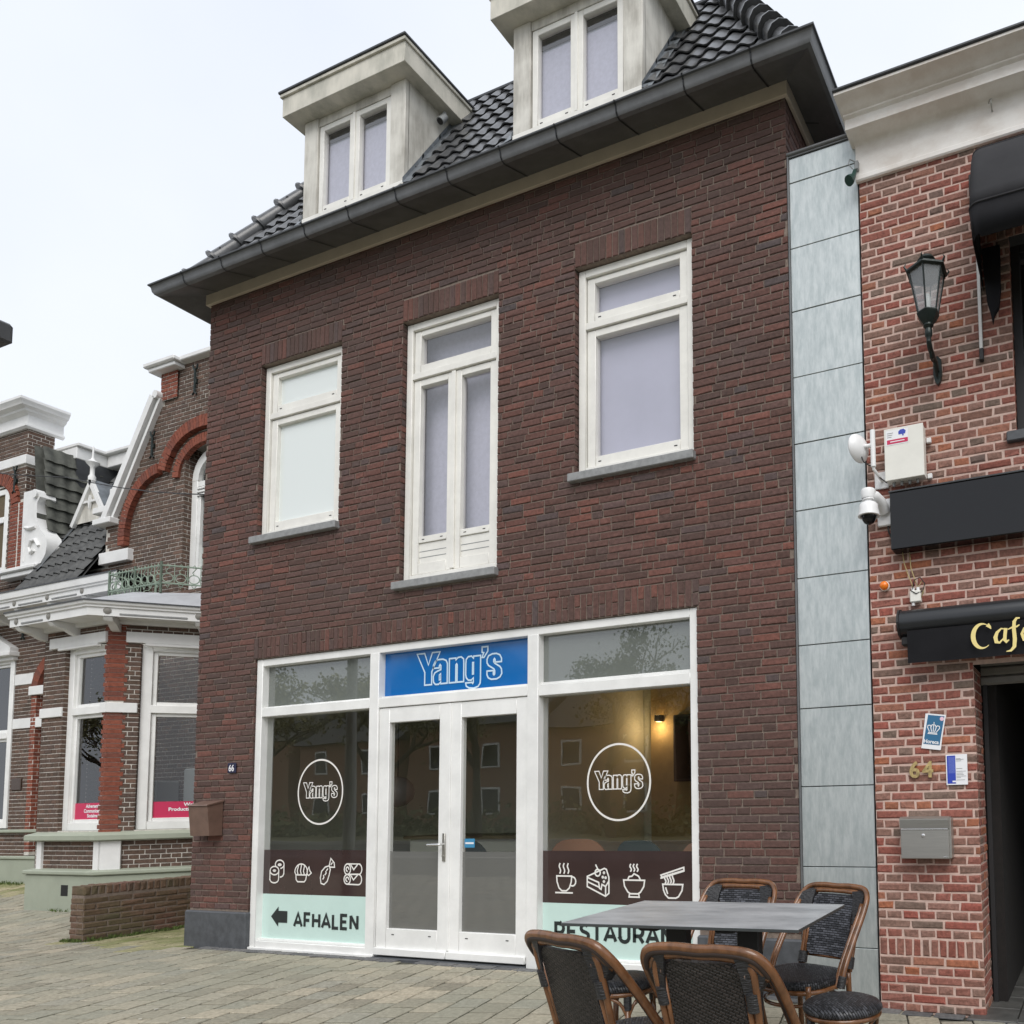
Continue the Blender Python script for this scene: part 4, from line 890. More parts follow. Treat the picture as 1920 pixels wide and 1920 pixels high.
# awning with name
aw=empty('cafe_awning',(7.3,0,2.5),'rolled black awning with pale yellow Cafe lettering on its valance','awning')
mb=MB(); q=[(-.004,2.54),(-.06,2.555),(-.12,2.54),(-.155,2.50),(-.165,2.455),(-.155,2.42),(-.12,2.385),(-.06,2.37),(-.004,2.38)]
mb.prism(q,7.31,10.2,0,axis='x'); mb.build('cassette',mat('satin_black_aluminium',(.03,.032,.035),.28,metal=.3),aw,auto=50)
mb=MB(); mb.prism([(y*1.06,2.457+(z-2.457)*1.08) for y,z in q],7.296,7.309,0,axis='x'); mb.bev(7.31,7.40,-.1,-.03,2.31,2.375,.01); mb.build('end_cap',M['blackm'],aw)
mb=MB(); n=26; m=6; vs=[]
for i in range(n+1):
    for j in range(m+1):
        x=7.362+i*(2.8/n); t=j/m; z=2.395-.215*t; vs.append((x,-.150-.006*math.sin(i*.9+t*2)*t+.010*t-.004*math.sin(x*23)*t,z))
mb.add(vs,[(i*(m+1)+j,i*(m+1)+j+1,(i+1)*(m+1)+j+1,(i+1)*(m+1)+j) for i in range(n) for j in range(m)])
mb.build('valance',M['canvas_b'],aw,smooth=True)
def pen(mb,pts,nib,O,k=0):
    # broad nib stroke: quads between pen positions
    n=len(pts); nx,nz=nib; vs=[]
    for a,b in pts: vs+=[(O.x+a-nx,O.y-.0004*k,O.z+b-nz),(O.x+a+nx,O.y-.0004*k,O.z+b+nz)]
    mb.add(vs,[(2*i,2*i+1,2*i+3,2*i+2) for i in range(n-1)])
def tap(mb,pts,ws,O,k=0):
    n=len(pts); vs=[]
    for i in range(n):
        a=V(pts[max(i-1,0)]); b=V(pts[min(i+1,n-1)]); d=(b-a).normalized(); m=V((-d.y,d.x))*ws[i]/2; p=V(pts[i])
        vs+=[(O.x+p.x-m.x,O.y-.0004*k,O.z+p.y-m.y),(O.x+p.x+m.x,O.y-.0004*k,O.z+p.y+m.y)]
    mb.add(vs,[(2*i,2*i+1,2*i+3,2*i+2) for i in range(n-1)])
mb=MB(); O=V((7.795,-.172,2.238)); s=.165
cpts=arc(.37,.44,.36,.47,52,308,26); cw=[.03+.15*max(0,math.sin(math.pi*min(1,max(0,(i-1)/24))))**1.3 for i in range(27)]
tap(mb,[(a*s,b*s) for a,b in cpts],[w*s for w in cw],O,0); tap(mb,[(.56*s,.86*s),(.66*s,.76*s),(.70*s,.68*s)],[.16*s,.10*s,.02*s],O,1)
A=.78
tap(mb,[((a+A)*s,b*s) for a,b in [(.46,.62),(.30,.66),(.14,.52),(.07,.34),(.10,.16),(.22,.12),(.36,.26),(.45,.45)]],[w*s for w in (.04,.06,.12,.16,.15,.08,.05,.04)],O,2)
tap(mb,[((a+A)*s,b*s) for a,b in [(.47,.66),(.43,.4),(.42,.2),(.47,.13),(.58,.2)]],[w*s for w in (.13,.13,.13,.12,.03)],O,3)
F_=1.36
tap(mb,[((a+F_)*s,b*s) for a,b in [(.42,1.0),(.30,1.0),(.21,.88),(.19,.6),(.21,.2),(.18,-.08),(.05,-.22),(-.12,-.24)]],[w*s for w in (.05,.09,.13,.14,.15,.14,.09,.03)],O,4)
tap(mb,[((a+F_)*s,b*s) for a,b in [(-.04,.60),(.12,.66),(.30,.68),(.40,.74)]],[w*s for w in (.03,.07,.07,.04)],O,5)
E_=1.82
tap(mb,[((a+E_)*s,b*s) for a,b in [(.07,.38),(.32,.46),(.38,.58),(.26,.68),(.12,.58),(.04,.38),(.10,.16),(.26,.08),(.42,.16)]],[w*s for w in (.04,.05,.11,.08,.11,.16,.15,.10,.03)],O,6)
tap(mb,[((a+E_)*s,b*s) for a,b in [(.2,.8),(.32,.96)]],[w*s for w in (.03,.1)],O,7)
lbl(mb.build('lettering',M['gold'],aw),'pale yellow calligraphic word Café')
# lantern
LX,LY=7.60,-.30
ln=empty('wall_lantern',(LX,0,4.12),'black green cast iron lantern with clear glass on a curled wall bracket','lamp')
def hexring(cx_,cy_,r,z,rot=30): return [V((cx_+r*math.cos(R(rot+60*i)),cy_+r*math.sin(R(rot+60*i)),z)) for i in range(6)]
def loft(mb,rs,mi=0,capb=False,capt=False):
    n=len(rs[0]); vs=[p for r in rs for p in r]; fs=[(i*n+j,i*n+(j+1)%n,(i+1)*n+(j+1)%n,(i+1)*n+j) for i in range(len(rs)-1) for j in range(n)]
    if capb: fs.append(tuple(range(n))[::-1])
    if capt: fs.append(tuple(range((len(rs)-1)*n,len(rs)*n)))
    mb.add(vs,fs,mi)
zt,zb=4.70,4.43
mb=MB(); loft(mb,[hexring(LX,LY,.066,zb),hexring(LX,LY,.118,zt)]); mb.build('glazing',M['lampglass'],ln)
mb=MB()
for a,b in zip(hexring(LX,LY,.068,zb),hexring(LX,LY,.121,zt)): mb.tube([a,b],.0055,6)
loft(mb,[hexring(LX,LY,.128,zt-.006),hexring(LX,LY,.142,zt+.002),hexring(LX,LY,.142,zt+.014),hexring(LX,LY,.10,zt+.035),hexring(LX,LY,.062,zt+.055),hexring(LX,LY,.058,zt+.062)],capb=False,capt=True)
mb.lathe([(.04,zt+.06),(.055,zt+.07),(.062,zt+.085),(.052,zt+.105),(.02,zt+.115),(.008,zt+.118),(.013,zt+.124),(.008,zt+.134),(0,zt+.138)],(LX,LY,0),16)
for p in hexring(LX,LY,.136,zt+.012): mb.tube([p,p+V((0,0,.02))+(p-V((LX,LY,p.z)))*.12,p+V((0,0,.045))+(p-V((LX,LY,p.z)))*.02],[.008,.006,.002],6)
loft(mb,[hexring(LX,LY,.073,zb+.004),hexring(LX,LY,.078,zb-.006),hexring(LX,LY,.060,zb-.04),hexring(LX,LY,.036,zb-.07),hexring(LX,LY,.03,zb-.078)],capb=False,capt=True)
mb.lathe([(.03,zb-.07),(.034,zb-.085),(.02,zb-.10),(.026,zb-.115),(.024,zb-.15),(.016,zb-.16),(.016,zb-.19)],(LX,LY,0),14)
mb.build('lantern_body',M['iron'],ln,auto=45)
mb=MB(); mb.tube([(LX,LY,zb-.17),(LX,LY,zb-.19),(LX,LY+.03,zb-.215),(LX,LY+.12,zb-.22),(LX,-.10,zb-.21),(LX,-.03,zb-.24)],[.016,.017,.018,.017,.017,.014],10)
mb.tube([(LX,LY+.04,zb-.22),(LX,LY+.06,zb-.26),(LX,LY+.10,zb-.26),(LX,LY+.12,zb-.23)],.009,8); mb.tube([(LX,-.04,zb-.28),(LX,-.09,zb-.26),(LX,-.12,zb-.22)],.009,8)
mb.prism([(LX-.026,zb-.16),(LX,zb-.13),(LX+.026,zb-.16),(LX+.03,zb-.26),(LX+.018,zb-.31),(LX,zb-.335),(LX-.018,zb-.31),(LX-.03,zb-.26)],-.028,-.002)
mb.build('bracket',M['iron'],ln,auto=45)
mb=MB(); mb.lathe([(.016,zb+.0),(.018,zb+.03),(.02,zb+.06),(.022,zb+.10),(.016,zb+.13),(0,zb+.14)],(LX,LY,0),12); mb.build('bulb',M['bulb'],ln,smooth=True)
# equipment cabinet
cb=empty('equipment_cabinet',(7.37,0,3.42),'cream metal cabinet with a small blue and pink sticker above the black sign box','cabinet')
x0,x1,z0,z1=7.24,7.505,3.445,3.80; Yc=-.115
mb=MB(); mb.bev(x0,x1,Yc,-.03,z0,z1,.004); mb.bev(x0-.003,x1+.003,Yc-.008,Yc+.0,z0-.003,z1+.003,.003); mb.build('body',M['cab'],cb)
mb=MB(); y=Yc-.0095
mb.quad((x0+.01,y,z1-.115),(x0+.165,y,z1-.115),(x0+.165,y,z1-.012),(x0+.01,y,z1-.012),0); mb.quad((x0+.018,y-.001,z1-.108),(x0+.163,y-.001,z1-.108),(x0+.163,y-.001,z1-.078),(x0+.018,y-.001,z1-.078),1)
mb.add([(x0+.10,y-.001,z1-.05),(x0+.145,y-.001,z1-.05),(x0+.15,y-.001,z1-.03),(x0+.135,y-.001,z1-.016),(x0+.11,y-.001,z1-.018),(x0+.098,y-.001,z1-.03)],[(0,1,2,3,4,5)],2); mb.quad((x0+.125,y-.0012,z1-.062),(x0+.135,y-.0012,z1-.062),(x0+.135,y-.0012,z1-.05),(x0+.125,y-.0012,z1-.05),2)
for k_ in range(3): mb.quad((x0+.02,y-.001,z1-.034-k_*.014),(x0+.062-k_*.006,y-.001,z1-.034-k_*.014),(x0+.062-k_*.006,y-.001,z1-.030-k_*.014),(x0+.02,y-.001,z1-.030-k_*.014),3)
mb.quad((x0+.04,y-.0015,z1-.096),(x0+.14,y-.0015,z1-.096),(x0+.14,y-.0015,z1-.090),(x0+.04,y-.0015,z1-.090),0)
mb.build('sticker',[M['signwhite'],M['pink'],M['pblue'],M['greyplastic']],cb)
mb=MB()
for i in range(4): x=x0+.045+i*.055; mb.tube([(x,-.07,z0),(x,-.07,z0-.028)],[.011,.009],8)
pieces(mb,'cable_gland',M['greyplastic'],cb)
mb=MB()
for z in (3.72,3.47): mb.bev(x1+.002,x1+.035,-.03,-.004,z-.018,z+.018,.004)
pieces(mb,'mounting_ear',M['plastic'],cb)
# antenna on a white pole
an=empty('wifi_dish',(7.16,0,3.5),'round white dish antenna on a short pole left of the cream cabinet','antenna')
mb=MB(); mb.bev(7.135,7.235,-.02,-.003,3.44,3.56,.004); mb.tube([(7.19,-.02,3.49),(7.185,-.10,3.50),(7.165,-.145,3.53),(7.165,-.15,3.56)],.011,10); mb.tube([(7.165,-.15,3.545),(7.165,-.15,3.80)],.018,14); mb.build('pole',M['plastic'],an,auto=40)
mb=MB(); Mx=Matrix.Rotation(R(-90),4,'Y')@Matrix.Rotation(0,4,'X'); Mx=Matrix.Rotation(R(-25),4,'Z')@Mx
mb.lathe([(0,-.035),(.045,-.03),(.08,-.012),(.098,.01),(.10,.018),(.096,.018),(.078,-.004),(.044,-.022),(0,-.027)],(7.075,-.16,3.69),28,M=Mx); mb.tube([(7.085,-.165,3.69),(7.15,-.155,3.695)],.014,10)
mb.build('dish',M['plastic'],an,smooth=True)
mb=MB(); mb.tube([(7.09,-.17,3.62),(7.10,-.165,3.585),(7.13,-.15,3.565),(7.16,-.13,3.555),(7.19,-.09,3.49),(7.235,-.06,3.455)],.004,6); mb.build('cable',M['cable'],an)
# dome camera
dc=empty('dome_camera',(7.15,0,3.2),'white dome security camera at the left end of the black sign box','camera')
mb=MB(); mb.bev(7.15,7.262,-.03,-.003,3.17,3.36,.006); mb.build('wall_plate',M['plastic'],dc)
cx_,cy_=7.135,-.19
mb=MB(); mb.tube([(7.20,-.03,3.27),(7.19,-.08,3.315),(7.165,-.14,3.335),(cx_,cy_,3.33),(cx_,cy_,3.30)],[.045,.042,.044,.046,.044],14); mb.lathe([(.045,3.31),(.052,3.36),(.045,3.375),(0,3.38)],(cx_,cy_,0),18); mb.build('arm',M['plastic'],dc,auto=50)
mb=MB(); mb.lathe([(.03,3.31),(.032,3.285),(.05,3.28),(.062,3.27),(.066,3.235),(.074,3.20),(.075,3.19),(.062,3.188),(.056,3.195)],(cx_,cy_,0),24); mb.build('camera_housing',M['plastic'],dc,auto=50)
mb=MB(); mb.lathe([(.05,3.19),(.046,3.165),(.032,3.145),(.012,3.134),(0,3.132)],(cx_,cy_,0),20); mb.build('dome',M['black'],dc,smooth=True)
mb=MB(); mb.tube([(7.22,-.01,3.17),(7.225,-.02,3.13),(7.245,-.02,3.08),(7.262,-.02,3.05)],.006,8); mb.build('cable',M['cable'],dc)
# beacon
bc=empty('orange_beacon',(7.185,0,2.75),'small orange signal lamp on the red brick left of the junction box','lamp')
Mr=Matrix.Rotation(R(90),4,'X')
mb=MB(); mb.lathe([(.034,0),(.034,.018),(.028,.02)],(7.185,-.003,2.752),18,M=Mr); mb.build('base',M['cab'],bc,auto=40)
mb=MB(); mb.lathe([(.030,.018),(.030,.035),(.022,.046),(0,.05)],(7.185,-.003,2.752),18,M=Mr); mb.build('lens',M['orange'],bc,smooth=True)
# junction box with loose cables
jb=empty('junction_box',(7.40,0,2.63),'cream junction box with looped yellowed cables under the black sign box','junction box')
mb=MB(); mb.bev(7.365,7.44,-.05,-.003,2.61,2.69,.006); mb.build('box',M['cab'],jb)
mb=MB(); mb.tube([(7.385,-.03,2.69),(7.385,-.03,2.712)],.011,8); mb.tube([(7.42,-.03,2.69),(7.42,-.03,2.712)],.011,8); mb.tube([(7.385,-.03,2.61),(7.385,-.03,2.59)],.011,8); pieces(mb,'cable_gland',M['plastic'],jb)
mb=MB(); mb.tube([(7.385,-.03,2.71),(7.375,-.03,2.75),(7.35,-.03,2.82),(7.33,-.03,2.89),(7.32,-.03,2.97)],.0035,6); mb.tube([(7.42,-.03,2.71),(7.40,-.035,2.77),(7.375,-.03,2.85),(7.37,-.03,2.96)],.0035,6)
mb.tube([(7.42,-.03,2.71),(7.45,-.04,2.75),(7.465,-.04,2.72),(7.455,-.04,2.67),(7.44,-.03,2.64)],.0035,6); mb.build('yellow_cable',M['ycable'],jb,smooth=True)
mb=MB(); mb.tube([(7.385,-.04,2.70),(7.40,-.05,2.76),(7.44,-.05,2.775),(7.47,-.045,2.73),(7.455,-.04,2.68),(7.41,-.055,2.665),(7.375,-.05,2.69)],.0035,6); mb.build('dark_cable',M['cable'],jb,smooth=True)
# green spotlight at the top of the zinc strip
gs=empty('green_spotlight',(7.06,0,5.8),'dark green garden spotlight hanging below the corner of the cream cornice','spotlight')
mb=MB(); mb.bev(7.055,7.085,-.05,-.008,5.80,5.87,.006); mb.tube([(7.06,-.05,5.86),(7.03,-.07,5.87),(7.02,-.08,5.83),(7.05,-.07,5.79)],.004,6); mb.build('bracket',M['greyplastic'],gs)
mb=MB(); mb.tube([(7.06,-.05,5.79),(7.052,-.065,5.74),(7.035,-.09,5.70),(7.028,-.10,5.685)],[.014,.018,.034,.036],14); mb.build('lamp_head',mat('dark_green_plastic',(.01,.05,.04),.4),gs,auto=50)
# signs on the pier
hs=empty('blue_crown_sign',(7.49,0,1.72),'tilted blue and white enamel sign with a white crown on the brick pier','sign')
sg=lambda u,w:(7.425+u*.128+ (1-w)*-.0-(0), -.008, 1.612+w*.235)
def sq(mb,u0,u1,w0,w1,mi,o=0,sh=.02):
    f=lambda u,w:(7.418+u*.128+w*.012,-.008-o,1.614+w*.236); mb.quad(f(u0,w0),f(u1,w0),f(u1,w1),f(u0,w1),mi)
mb=MB(); sq(mb,0,1,0,1,0); sq(mb,.07,.93,.13,.96,1,.001); mb.box(7.42,7.55,-.0075,-.003,1.616,1.848,0); mb.build('plate',[M['signwhite'],M['hblue']],hs)
mb=MB(); O=V((7.424,-.0102,1.614)); s=.128
for p in ([(.2,.62*1.84),(.34,.85*1.2)],): pass
cr_=[[(.22,.80),(.70,.80)],[(.24,.86),(.68,.86)],[(.28,.92),(.16,1.12),(.18,1.22),(.28,1.24),(.36,1.16)],[(.40,.92),(.33,1.14),(.38,1.26),(.46,1.28)],[(.48,.92),(.48,1.28)],[(.56,.92),(.62,1.14),(.57,1.26),(.50,1.28)],[(.66,.92),(.80,1.12),(.78,1.22),(.68,1.24),(.60,1.16)],[(.48,1.34),(.48,1.40)]]
for i,p in enumerate(cr_): mb.ribbon([(a*s,b*s) for a,b in p],.0055,O+V((0,-.0002*i,0)))
mb.build('crown',M['signwhite'],hs); text('word','Horeca',.036,V((7.43,-.0105,1.652)),M['signwhite'],hs,off=.001,sx=.93)
mb=MB(); mb.lathe([(0,0),(.014,0)],(7.534,-.0105,1.822),14,M=Mr); mb.build('round_seal',mat('pale_pink_seal',(.8,.55,.65),.4),hs); hs.rotation_euler=(0,R(8.5),0)
ls=empty('licence_notice',(7.63,0,1.47),'blue and white printed notice in a clear sleeve right of the brass 64','sign')
mb=MB(); mb.box(7.565,7.705,-.008,-.003,1.375,1.575,0); mb.quad((7.572,-.009,1.383),(7.628,-.009,1.383),(7.628,-.009,1.567),(7.572,-.009,1.567),1)
for i in range(16):
    z=1.555-i*.0068; mb.quad((7.582,-.0095,z),(7.624,-.0095,z),(7.624,-.0095,z+.002),(7.582,-.0095,z+.002),2)
for i,(l,z) in enumerate(((.03,1.545),(.05,1.54),(.035,1.53),(.04,1.48),(.062,1.462),(.045,1.45),(.05,1.44),(.062,1.43),(.03,1.42),(.055,1.405))): mb.quad((7.632,-.0095,z),(7.632+l,-.0095,z),(7.632+l,-.0095,z+.0025),(7.632,-.0095,z+.0025),3)
mb.quad((7.605,-.0097,1.392),(7.628,-.0097,1.392),(7.628,-.0097,1.402),(7.605,-.0097,1.402),0); mb.build('print',[M['signwhite'],M['pblue'],mat('light_blue_ink',(.25,.32,.7),.4),M['greyplastic']],ls)
nm=empty('house_number',(7.41,0,1.5),'aged brass house number 64 screwed to the brick pier','house number')
text('digits','64',.148,V((7.318,-.012,1.432)),M['brass'],nm,off=.004,sx=.98,extrude=.007,space=1.25)
mb2=empty('steel_mailbox',(7.46,0,.9),'brushed steel letterbox with a round lock under the brass 64','mailbox')
x0,x1,z0,z1=7.268,7.60,.90,1.165
mb=MB(); mb.bev(x0+.012,x1,-.095,-.003,z0,z1,.005); mb.bev(x0+.004,x1-.012,-.118,-.094,z0+.0,z1-.075,.004); mb.build('body',M['steel'],mb2)
mb=MB(); mb.prism([(-.003,z1+.006),(-.10,z1+.006),(-.125,z1-.006),(-.125,z1-.014),(-.118,z1-.068),(-.095,z1-.068),(-.095,z1)],x0,x1-.008,0,axis='x'); mb.build('flap',M['steel'],mb2)
mb=MB(); mb.bev(x0+.006,x1-.014,-.123,-.117,z1-.078,z1-.070,.002); mb.bev(x1-.05,x1-.025,-.1195,-.117,z0+.01,z0+.016,.001); mb.build('bright_edge',M['steel_l'],mb2)
mb=MB(); mb.lathe([(.012,0),(.012,.006),(.006,.008),(0,.008)],(x0+.155,-.117,z1-.115),16,M=Mr); mb.build('lock',M['steel_l'],mb2)
# lamp head poking in at the left edge of the picture
sl_=empty('street_lamp',(-.35,-1.81,0),'dark grey lamp head just entering the left edge of the picture against the sky','street lamp')
mb=MB(); mb.tube([(-.35,-1.81,0),(-.35,-1.81,4.9)],[.07,.05],14); mb.build('post',M['greyplastic'],sl_)
mb=MB(); P=V((.40,-1.80,5.13)); mb.tube([(-.35,-1.81,4.88),(-.35,-1.81,5.02),(-.2,-1.8,5.12),(.35,-1.80,5.2)],.03,10); mb.build('arm',M['greyplastic'],sl_)
mb=MB(); mb.bev(.05,.475,-1.9,-1.7,5.08,5.25,.02); mb.build('lamp_head',mat('dark_grey_housing',(.06,.062,.065),.5,noise=.1),sl_)
# =================================================================== VILLA
villa=empty('villa',(-4,.925,0),'older brown brick villa with white trim, bay window and green balcony rail on the left','building')
YV=1.925; BX0,BX1,BY=-4.712,-3.29,.925; c45=math.sqrt(.5); CU=V((c45,c45,0)); CN=V((c45,-c45,0))
BV=lambda mb,O,U,W,u0,u1,w0,w1,holes=(),mi=0,**k:bricks(mb,O,U,W,u0,u1,w0,w1,holes,L=.215,H=.0605,J=.0105,bond='cross',mi=mi,**k)
def obox(mb,O,U,u0,u1,d0,d1,z0,z1,mi=0,b=.004):
    # box along direction U from plane O, d measured outward (towards the street)
    N=U.cross(Z); Mx=Matrix(((U.x,-N.x,0,O.x),(U.y,-N.y,0,O.y),(0,0,1,0),(0,0,0,1)))
    mb.bev(u0,u1,-d1,-d0,z0,z1,b,mi,Mx)
mb=MB(); O=V((0,YV,0))
# front wall left of the bay, with window and door niche
LH=[(-9.6,-7.70,1.10,3.92),(-7.08,-6.30,.69,3.62)]
gh=[(-3.70,-2.80,4.45,6.62)]
def gable_keep(x,z):
    if z<5.05: return True
    if x<-5.5 or x>-.9: return False
    t=abs(x+3.2)
    if t>2.25: return z<5.05
    if z<5.72: return t<2.26
    lim=5.72+(2.15-t)/1.08*1.70
    return z<lim if t>1.07 else z<7.88
BV(mb,O,X,Z,-9.6,-.2,.65,7.9,LH+gh,keep=gable_keep)
sheet(mb,V((0,YV+.006,0)),X,Z,-9.6,-5.5,.3,5.05,LH,mi=1); sheet(mb,V((0,YV+.006,0)),X,Z,-5.5,-.2,.3,5.72,gh,mi=1)
sheet(mb,V((0,YV+.006,0)),X,Z,-4.27,-2.13,5.72,7.88,[(-3.70,-2.80,4.45,6.62)],mi=1)
for sgn in (-1,1):
    xs=-3.2+sgn*2.15; xe=-3.2+sgn*1.07; p=[(xs,YV+.006,5.72),(xe,YV+.006,5.72),(xe,YV+.006,7.42)]; mb.add(p,[(0,1,2) if sgn<0 else (0,2,1)],1)
# side wall depth of gable (closed block)
mb.box(-5.49,-.21,YV+.3,YV+.32,.3,5.7,1)
BV(mb,V((-3.70,YV,0)),Y,Z,.006,.32,4.45,6.62); sheet(mb,V((-3.706,YV,0)),Y,Z,.006,.33,4.45,6.64,[],mi=1); mb.box(-3.70,-2.80,YV+.02,YV+.33,6.625,6.66,1)
mb.build('wall',[M['brick_villa'],M['mortar_wh']],villa)
# body behind so that no light leaks through
mb=MB(); mb.box(-9.6,-.2,YV+.5,9,.0,5.0); mb.box(-9.6,-7.75,YV+.02,9,5.0,7.42); mb.box(-4.2,-2.2,YV+.33,YV+3,5.0,7.75); mb.build('inner_walls',M['brick_low'],villa)
# base courses
mb=MB(); mb.bev(-9.6,-6.6,YV-.08,YV+.3,.0,.64,.01); mb.bev(-9.6,-6.6,YV-.10,YV+.3,.641,.69,.012); mb.bev(-9.6,-6.6,YV-.07,YV+.3,1.05,1.10,.01)
mb.build('plinth',M['green'],villa)
mb=MB(); 
for z,h in ((3.39,.17),(2.69,.16)): mb.bev(-7.69,-7.20 if z>3 else -6.60,YV-.012,YV+.05,z,z+h,.004)
mb.bev(-7.62,-6.9,YV-.02,YV+.05,4.42,4.60,.01); mb.bev(-9.6,-5.4,YV-.10,YV+.1,4.465,4.62,.012); mb.bev(-9.6,-5.4,YV-.05,YV+.1,4.40,4.463,.01)
mb.bev(-7.24,-6.7,YV-.038,YV+.052,3.20,3.34,.006)
pieces(mb,'white_band',M['plaster'],villa)
# red brick niche arch
mb=MB(); cxn,czn=-6.55,3.20
for i in range(16):
    a0,a1=R(180-90*i/16),R(180-90*(i+1)/16); r0,r1=.50,.66
    P=[(cxn+r0*math.cos(a0),czn+r0*math.sin(a0)),(cxn+r0*math.cos(a1),czn+r0*math.sin(a1)),(cxn+r1*math.cos(a1),czn+r1*math.sin(a1)),(cxn+r1*math.cos(a0),czn+r1*math.sin(a0))]
    mb.prism(P,YV-.03,YV+.03)
BV(mb,V((0,YV-.015,0)),X,Z,-7.20,-7.07,.75,3.2,mi=0); BV(mb,V((0,YV+.10,0)),X,Z,-7.2,-6.0,.75,3.85,mi=0); BV(mb,V((-7.07,YV-.01,0)),Y,Z,0,.11,.75,3.62)
sheet(mb,V((0,YV-.009,0)),X,Z,-7.20,-7.07,.7,3.2,[],mi=1); sheet(mb,V((0,YV+.106,0)),X,Z,-7.2,-6.0,.7,3.85,[],mi=1); sheet(mb,V((-7.075,YV-.01,0)),Y,Z,0,.11,.7,3.65,[],mi=1)
mb.build('door_niche',[M['brick_red'],M['mortar_wh']],villa)
def vwindow(O,U,u0,u1,z0,z1,tr,label,pink=None,parent=villa,rec=.10,jb=.11):
    N=U.cross(Z); f=MB(); d=lambda a,b,c,e,g,h,bv=.004:obox(f,O,U,a,b,g,h,c,e,0,bv)
    d(u0,u0+jb,z0,z1,-rec,-rec+.05); d(u1-jb,u1,z0,z1,-rec,-rec+.05); d(u0+jb,u1-jb,z0,z0+.10,-rec-.001,-rec+.049); d(u0+jb,u1-jb,z1-.09,z1,-rec-.001,-rec+.049)
    d(u0+jb,u1-jb,tr-.05,tr+.05,-rec-.001,-rec+.055)
    s=.045
    for a,b in ((z0+.10,tr-.05),(tr+.05,z1-.09)):
        d(u0+jb,u0+jb+s,a,b,-rec-.02,-rec+.02); d(u1-jb-s,u1-jb,a,b,-rec-.02,-rec+.02); d(u0+jb+s,u1-jb-s,a,a+s,-rec-.021,-rec+.019); d(u0+jb+s,u1-jb-s,b-s,b,-rec-.021,-rec+.019)
    w_=f.build('window',M['white'],parent,auto=40); lbl(w_,label)
    p=MB(); q=lambda u,z,o:O+U*u+Z*z+N*o
    for a,b in ((z0+.145,tr-.095),(tr+.095,z1-.135)): p.quad(q(u0+jb+s,a,-rec-.01),q(u1-jb-s,a,-rec-.01),q(u1-jb-s,b,-rec-.01),q(u0+jb+s,b,-rec-.01))
    p.build('pane',M['glass_v'],w_)
    if pink:
        p=MB(); z=z0+.145; a,b=u0+jb+s,u1-jb-s; p.quad(q(a,z,-rec-.005),q(b,z,-rec-.005),q(b,z+.21,-rec-.005),q(a,z+.21,-rec-.005)); fl=p.build('pink_film',M['pink'],w_); lbl(fl,'raspberry pink strip with small white words')
        for i,t in enumerate(pink): text('lettering',t,.062,q(b-.03,z+.15-i*.062,-rec-.003),M['signwhite'],w_,U=U,align='RIGHT',off=.002)
    return w_
# white pedimented window far left
wl_=vwindow(V((0,YV,0)),X,-9.5,-7.72,1.12,3.85,2.6,'far left window under a white pediment',rec=.04)
mb=MB(); mb.prism([(-9.5,3.93),(-7.66,3.93),(-7.66,4.0),(-8.55,4.42),(-9.5,4.1)],YV-.10,YV+.04); mb.bev(-9.5,-7.62,YV-.13,YV+.04,3.86,3.93,.01); mb.bev(-9.5,-7.66,YV-.06,YV+.04,3.80,3.86,.008); mb.build('pediment',M['plaster'],wl_)
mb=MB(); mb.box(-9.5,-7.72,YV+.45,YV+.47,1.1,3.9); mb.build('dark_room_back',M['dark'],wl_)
# wall anchors
for x,z,y,h in ((-7.49,4.15,YV-.03,.26),(-3.50,7.36,YV-.03,.36),(-4.42,6.58,YV-.03,.32),(-7.95,6.62,YV-.03,.36)):
    mb=MB(); mb.tube([(x,y,z),(x,y,z+h)],.016,8); mb.tube([(x-.05,y,z+h+.06),(x-.035,y,z+h),(x,y,z+h-.03),(x+.035,y,z+h),(x+.05,y,z+h+.06)],.012,8); mb.tube([(x-.045,y,z-.03),(x,y,z+.01),(x+.045,y,z-.03)],.012,8); mb.bev(x-.02,x+.02,y,y+.035,z+h*.4,z+h*.6,.004)
    mb.build('wall_anchor',M['iron'],villa)
mb=MB(); mb.bev(-7.62,-7.36,YV-.02,YV,1.72,1.90,.004); mb.build('plaque',mat('dark_bronze_plaque',(.09,.06,.045),.4,metal=.4,noise=.3,nscale=40),villa)
# main gutter cornice with brackets and rosettes -----------------------
def cornice(pth,z0,z1,over,name):
    # pth: list of (point on wall, outward mitre vector)
    prof=[(0,z0-.06),(.05,z0-.06),(.06,z0-.005),(over-.05,z0+.0),(over-.02,z0-.02),(over-.02,z0+.08),(over,z0+.088),(over,z0+.11),(over+.02,z0+.122),(over+.03,z1-.02),(over+.03,z1)]
    n=len(prof); vs=[]; mb=MB()
    for p,m in pth: vs+=[(p[0]+m[0]*o,p[1]+m[1]*o,z) for o,z in prof]
    mb.add(vs,[(i*n+j,(i+1)*n+j,(i+1)*n+j+1,i*n+j+1) for i in range(len(pth)-1) for j in range(n-1)])
    c_=mb.build(name,M['plaster'],villa,auto=30)
    mb=MB(); vs=[]
    for p,m in pth: vs+=[(p[0]+m[0]*o,p[1]+m[1]*o,z) for o,z in ((over+.04,z1-.012),(over+.04,z1+.006),(0,z1+.02))]
    mb.add(vs,[(i*3+j,(i+1)*3+j,(i+1)*3+j+1,i*3+j+1) for i in range(len(pth)-1) for j in range(2)]); mb.build('gutter_edge',M['zinc_d'],c_)
    return c_
